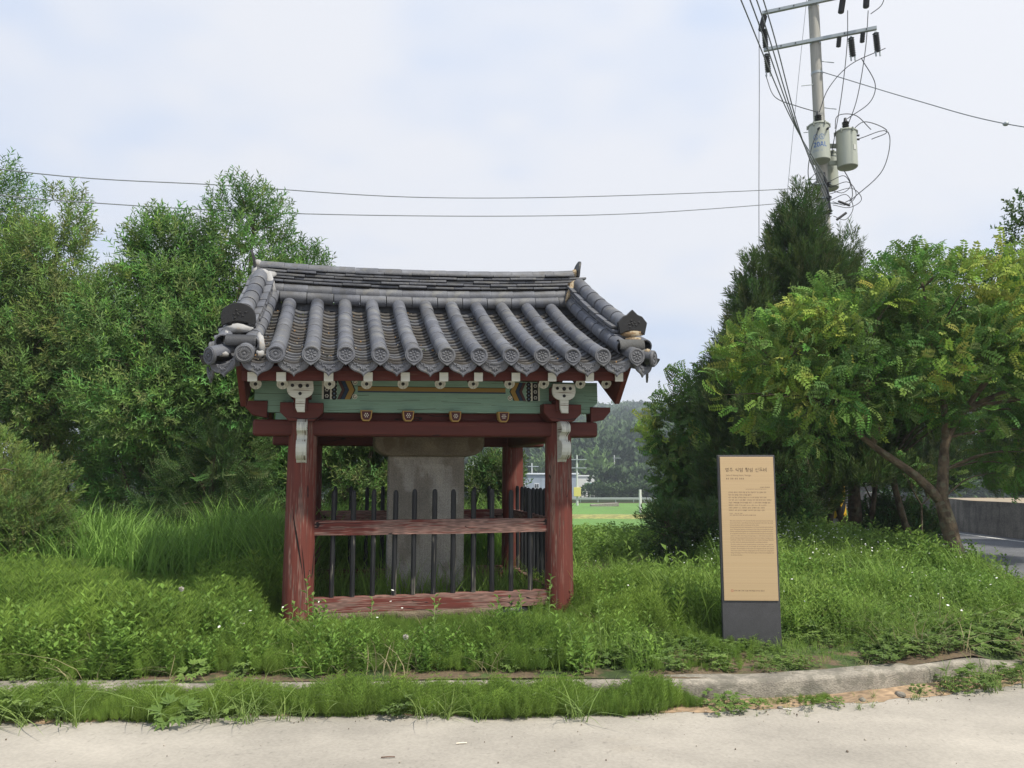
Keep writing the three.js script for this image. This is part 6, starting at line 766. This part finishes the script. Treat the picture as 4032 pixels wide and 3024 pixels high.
// ---------------------------------------------------------------- far side of the field: buildings, poles, woods, hill
{
  const F = thing('factory', [0, -3.2, -160]); tag(F, 'long blue-grey factory shed with small windows beyond the rice field', 'building');
  mesh('wall', triUV(new THREE.BoxGeometry(27, 5.0, 14), 0), std(pair(256, 64, 6, 5, (u, v, o) => { const a = fbm(u * 4, v * 4, 4, 4, 501, 3); for (let k = 0; k < 3; k++) o[k] = [0.60, 0.65, 0.71][k] * (0.92 + 0.15 * a); return a; }), 0xffffff, { roughness: 0.6 }), F, [0, 2.5, -7]);
  mesh('roof', new THREE.BoxGeometry(27.6, 0.3, 14.6), flat(0xdfe6ee, 0.5), F, [0, 5.15, -7]);
  for (let k = 0; k < 9; k++) mesh('wall_joint', new THREE.BoxGeometry(0.08, 5, 0.05), flat(0x7d8792, 0.6), F, [-12 + k * 3, 2.5, 0.03]);
  const wf = new THREE.BoxGeometry(0.95, 1.0, 0.12), wp = new THREE.BoxGeometry(0.36, 0.8, 0.14); for (let k = 0; k < 9; k++) { const w = mesh('window', wf, flat(0xe6e8ea, 0.5), F, [-11.4 + k * 2.75, 2.65, 0.04]); for (const s of [-1, 1]) mesh('pane', wp, flat(0x39434c, 0.25), w, [s * 0.215, 0, 0.01]); }
  const H = thing('white_building', [19.8, -3.2, -168]); tag(H, 'white flat-roofed building right of the factory shed', 'building'); mesh('wall', new THREE.BoxGeometry(12, 4.6, 10), flat(0xd2d3d0, 0.7), H, [0, 2.3, -5]); mesh('roof', new THREE.BoxGeometry(12.4, 0.25, 10.4), flat(0xe6e8e8, 0.5), H, [0, 4.72, -5]); mesh('window', new THREE.BoxGeometry(1.6, 1.1, 0.1), flat(0x6fa9ad, 0.3), H, [-3.2, 2.6, 0.03]); mesh('window', new THREE.BoxGeometry(1.0, 1.1, 0.1), flat(0x47525a, 0.3), H, [-1.4, 2.6, 0.03]);
  tag(mesh('far_retaining_wall', triUV(new THREE.BoxGeometry(17, 3.4, 1.5), 0), std(T.kerb, 0xd6cbb8), null, [29, 1.3, -228]), 'pale retaining wall on the slope above the white building', 'wall');
  const fp = (x, z, h, label, arms = 2) => { const P = thing('far_pole', [x, -3.1, z]); tag(P, label, 'utility pole', 'distant poles'); mesh('shaft', new THREE.CylinderGeometry(0.12, 0.2, h, 8).translate(0, h / 2, 0), flat(0xb9bcba, 0.8), P); for (let k = 0; k < arms; k++) mesh('cross_arm', new THREE.BoxGeometry(2.4, 0.14, 0.14), galv, P, [0.3, h - 0.7 - k * 1.3, 0.2]); return P; };
  const p1 = fp(10.15, -121, 7.9, 'distant pole right of the pavilion carrying a yellow box'); mesh('yellow_box', box(1.1, 1.4, 0.4, 0.03), flat(0xc9c06a, 0.6), p1, [0, 2.2, 0.25]);
  fp(-7.1, -141, 7.2, 'distant pole beside the stele seen through the pavilion', 3); fp(-8.6, -150, 6.6, 'distant bare pole nearest the stele', 1); fp(4.5, -175, 7.4, 'distant pole above the factory roof', 1); fp(24.5, -185, 9.5, 'distant pole above the trees right of the white building', 1);
  const rs = thing('road_sign', [-2.9, -3.1, -112]); tag(rs, 'distant green road sign seen through the pavilion right of the stele', 'road sign'); mesh('sign_panel', box(3.4, 1.5, 0.08, 0.02), flat(0x1f8a72, 0.5), rs, [-0.2, 3.9, 0.15]); mesh('post', new THREE.CylinderGeometry(0.12, 0.14, 5, 8).translate(0, 2.5, 0), galv, rs, [1.9, 0, 0]); mesh('arm', box(2.4, 0.12, 0.12, 0.01), galv, rs, [0.8, 4.3, 0]);
  const gr = thing('guardrail', [22, -3.0, -131]); tag(gr, 'grey guardrail along the far edge of the rice field', 'guardrail'); mesh('rail', box(46, 0.35, 0.1, 0.03), flat(0x9aa0a0, 0.5, { metalness: 0.3 }), gr, [0, 0.75, 0]); for (let k = 0; k < 16; k++) mesh('post', new THREE.CylinderGeometry(0.07, 0.07, 0.9, 8).translate(0, 0.45, 0), galv, gr, [-22.5 + k * 3, 0, -0.12]);
  const fpst = thing('field_post', [16.0, -3.0, -97]); tag(fpst, 'white post with a stay wire at the edge of the rice field', 'post'); mesh('shaft', new THREE.CylinderGeometry(0.16, 0.18, 2.9, 10).translate(0, 1.45, 0), flat(0xd0d0cc, 0.7), fpst); mesh('stay', tube([[0.1, 2.2, 0], [0.8, 1, 0], [1.4, 0, 0]], 0.03, 8, 4), galv, fpst);
  const slab = mesh('concrete_slab', box(4.2, 0.5, 1.6, 0.05), std(T.kerb, 0xffffff), null, [14, -2.85, -118], [0, 0, 0.06]); tag(slab, 'pale concrete slab at the foot of the far pole', 'slab');
  // the wooded hill
  const hillH = (x, z) => { const d = clamp((-z - 178) / 420), l = sstep(-300, -60, x) * (1 - 0.45 * sstep(180, 420, x)); return -3.2 + 49 * Math.pow(d, 0.85) * l * (0.86 + 0.28 * fbm(x * 0.012, z * 0.012, 0, 0, 521, 3)); };
  { const P = [], uv = [], idx = [], NX = 70, NZ = 44; for (let i = 0; i <= NX; i++) for (let j = 0; j <= NZ; j++) { const x = lerp(-420, 560, i / NX), z = lerp(-172, -760, j / NZ); P.push(x, hillH(x, z) - (z < -640 ? (-z - 640) * 0.3 : 0), z); uv.push(x, z); } for (let i = 0; i < NX; i++) for (let j = 0; j < NZ; j++) { const a = i * (NZ + 1) + j, b = a + NZ + 1; idx.push(a, b, a + 1, a + 1, b, b + 1); } const g = geom(P, uv); g.setIndex(idx); g.computeVertexNormals(); struct('hill', g, std(T.soil, 0x6f8a5a, { roughness: 1 })); }
  const crownG = (seed, n, tall) => { const r = rng(seed), P = []; for (let k = 0; k < n; k++) { const a = r() * 6.28, c = r() * 1.7 - 0.7, s = Math.sqrt(Math.max(0, 1 - c * c)), d = V(s * Math.cos(a), c * tall, s * Math.sin(a)), f = 0.65 + 0.4 * noise3(d.x * 2.2 + seed, d.y * 2.2, d.z * 2.2, seed); leafTris(P, d.clone().multiplyScalar(f * 0.85), d.clone().add(V((r() - 0.5) * 1.4, 0.35, (r() - 0.5) * 1.4)), V(r() - 0.5, 1, r() - 0.5), 0.36, 0.26, 0.2, 0.1); } return geom(P); };
  const fm = new THREE.MeshStandardMaterial({ color: 0xffffff, roughness: 0.9, side: THREE.DoubleSide });
  const CG = [crownG(1, 170, 1.0), crownG(2, 170, 1.25), crownG(3, 150, 1.5)];
  const r = rng(530), L = []; while (L.length < 9000) { const z = -180 - 440 * Math.pow(r(), 0.9), x = lerp(-0.42, 0.42, r()) * -z + 20; const n = fbm(x * 0.03, z * 0.03, 0, 0, 541, 3), s = (2.6 + 2.4 * r()) * (0.8 + 0.4 * n), pine = n > 0.5; const b = 0.75 + 0.5 * r(); L.push({ p: [x, hillH(x, z) + s * 0.75, z], q: new THREE.Quaternion().setFromAxisAngle(Y, r() * 6.28), s: [s, s * (0.85 + 0.4 * r()), s], c: (pine ? [0.045, 0.085, 0.032] : [0.085, 0.15, 0.04]).map((q) => q * b) }); }
  CG.forEach((g, i) => tag(instances('hill_forest', g, fm, L.filter((_, j) => j % 3 === i)), 'mixed forest covering the far hill', 'forest'));
  const L2 = []; const put = (x, z, s, c) => { const b = 0.8 + 0.4 * r(); L2.push({ p: [x, -3.1 + s * 0.8, z], q: new THREE.Quaternion().setFromAxisAngle(Y, r() * 6.28), s: [s, s, s], c: c.map((q) => q * b) }); };
  for (let k = 0; k < 70; k++) put(14 + r() * 32, -137 - r() * 6, 1.1 + 0.8 * r(), [0.06, 0.11, 0.035]); for (let k = 0; k < 40; k++) put(17 + r() * 30, -146 - r() * 8, 2.0 + 1.8 * r(), [0.05, 0.09, 0.035]); for (let k = 0; k < 60; k++) put(-40 + r() * 40, -140 - r() * 20, 1.3 + 1.6 * r(), [0.07, 0.13, 0.04]); for (let k = 0; k < 140; k++) put(-90 + r() * 80, -150 - r() * 25, 1.6 + 2.2 * r(), [0.06, 0.11, 0.035]); for (let k = 0; k < 120; k++) put(45 + r() * 90, -140 - r() * 25, 1.6 + 2.2 * r(), [0.06, 0.11, 0.035]);
  CG.forEach((g, i) => tag(instances('far_hedgerow', g, fm, L2.filter((_, j) => j % 3 === i)), 'trees and hedges along the far edge of the rice field', 'trees'));
  // grassy bank below the guardrail
  const bk = new THREE.PlaneGeometry(220, 3, 60, 2).rotateX(-Math.PI / 2 + 0.35).translate(0, -2.7, -131.6); struct('field_bank', bk, std(T.soil, 0xa8b088, { roughness: 1 }));
}
scene.fog = new THREE.FogExp2(new THREE.Color().setRGB(0.72, 0.80, 0.92), 0.0007);
// ---------------------------------------------------------------- beyond the lane: cone, banner, low kerb
{
  const C = thing('traffic_cone', [12.0 + 5.0, 0.02, -33]); tag(C, 'orange and white traffic cone far along the lane', 'cone'); const cm = [0xd4502a, 0xe4ded8, 0xd4502a, 0xe4ded8, 0xd4502a]; cm.forEach((m, k) => mesh('cone_band', new THREE.CylinderGeometry(lerp(0.13, 0.03, (k + 1) / 5), lerp(0.13, 0.03, k / 5), 0.13, 14).translate(0, 0.105 + k * 0.13, 0), flat(m, 0.6), C)); mesh('base', box(0.36, 0.04, 0.36, 0.01), flat(0xb8452a, 0.7), C, [0, 0.02, 0]);
  tag(mesh('concrete_block', box(5.5, 0.35, 1.0, 0.03), std(T.kerb, 0xffffff), null, [17.5, 0.1, -35.5], [0, 0.1, 0]), 'low pale concrete block behind the traffic cone', 'block');
  const lot = new THREE.PlaneGeometry(24, 26).rotateX(-Math.PI / 2).translate(31, 0.06, -44); const uv = lot.attributes.uv, p = lot.attributes.position; for (let i = 0; i < p.count; i++) uv.setXY(i, p.getX(i), p.getZ(i)); struct('gravel_lot', lot, std(T.concrete, 0xe8dcc8, { roughness: 1 }));
  const cv = document.createElement('canvas'); cv.width = 256; cv.height = 96; const c = cv.getContext('2d'); c.fillStyle = '#23262a'; c.fillRect(0, 0, 256, 96); c.strokeStyle = '#d8d8d4'; c.lineWidth = 6; for (let k = 0; k < 6; k++) { const x = 22 + k * 38; c.strokeRect(x, 34, 14, 14); c.beginPath(); c.moveTo(x + 22, 28); c.lineTo(x + 22, 62); c.moveTo(x, 62); c.lineTo(x + 16, 62); c.stroke(); } const t = new THREE.CanvasTexture(cv); t.colorSpace = THREE.SRGBColorSpace;
  const B = thing('banner_sign', [16.3, 0.05, -38], 0); tag(B, 'dark arched banner sign with white letters beyond the traffic cone', 'sign'); const sh = new THREE.Shape(); sh.moveTo(-1.6, 0); sh.lineTo(1.6, 0); sh.quadraticCurveTo(0, 0.9, -1.6, 0); const pg = new THREE.BoxGeometry(3.2, 1.0, 0.08); mesh('sign_face', pg, new THREE.MeshStandardMaterial({ map: t, roughness: 0.7 }), B, [0, 1.4, 0]); mesh('sign_top', new THREE.ExtrudeGeometry(sh, { depth: 0.08, bevelEnabled: false }), flat(0x23262a, 0.7), B, [0, 1.9, -0.04]); for (const s of [-1.5, 1.5]) mesh('post', new THREE.CylinderGeometry(0.05, 0.05, 1.4, 8).translate(0, 0.5, 0), galv, B, [s, 0, 0]);
  // small things lying on the road and under the pavilion
  tag(mesh('black_bag', lump(0.24, 0.09, 0.16, 7, 0.5), flat(0x26282b, 0.35), null, [-0.05, 0.30, -8.45]), 'crumpled black bag under the right end of the lower rail', 'bag');
  const tw = (x, z, l, a, col, label, name = 'twig', rr = 0.004) => tag(mesh(name, taperTube([[-l / 2, 0, 0], [0, 0.003, l * 0.06], [l / 2, 0, 0]], rr, rr * 0.8, 5, 6), flat(col, 0.8), null, [x, rr + 0.003, z], [0, a, 0]), label, name === 'twig' ? 'twig' : 'cigarette end');
  tw(-0.77, -5.02, 0.085, 0.1, 0x5a3d2c, 'short brown twig at the bottom picture edge, left of centre'); tw(-0.33, -5.27, 0.07, 0.2, 0xe2d8c4, 'pale cigarette end on the road in front of the pavilion', 'cigarette_end', 0.0042); tw(2.06, -6.0, 0.065, -0.4, 0xdedad2, 'white cigarette end near the kerb below the sign', 'cigarette_end', 0.0042);
  [[2.02, -6.04, 0.022, 'flat white pebble beside the cigarette end below the sign'], [2.72, -6.22, 0.035, 'pale stone chip at the kerb foot right of the sign'], [3.08, -6.36, 0.045, 'largest pale stone chip at the kerb foot'], [2.86, -6.38, 0.03, 'grey stone chip tucked under the kerb'], [3.5, -6.5, 0.034, 'pale stone chip farthest right at the road edge'], [-1.05, -5.8, 0.018, 'tiny white pebble at the left gutter']].forEach(([x, z, s, label], i) => tag(mesh('pebble', lump(s, s * 0.55, s * 0.8, i + 60, 0.6, 2), M.kerb, null, [x, s * 0.3, z], [0, i, 0]), label, 'pebble', 'stone chips along the kerb'));
  { const r = rng(640), L = []; for (let k = 0; k < 1500; k++) { const x = lerp(-6, 6, r()), z = edgeZ(x) + 0.02 + 0.35 * Math.pow(r(), 2.2) + (r() < 0.08 ? 1.6 * r() : 0); L.push({ p: [x, 0.006, z], q: new THREE.Quaternion().setFromEuler(new THREE.Euler(r() * 6, r() * 6, 0)), s: 0.35 + 1.0 * r() * r(), c: [[0.30, 0.26, 0.21], [0.42, 0.38, 0.32], [0.16, 0.13, 0.10]][Math.floor(r() * 3)] }); } tag(instances('gravel', new THREE.IcosahedronGeometry(0.007, 0), new THREE.MeshStandardMaterial({ roughness: 1 }), L), 'grit and soil crumbs scattered along the gutter', 'gravel'); }
}
renderer.render(scene, camera);
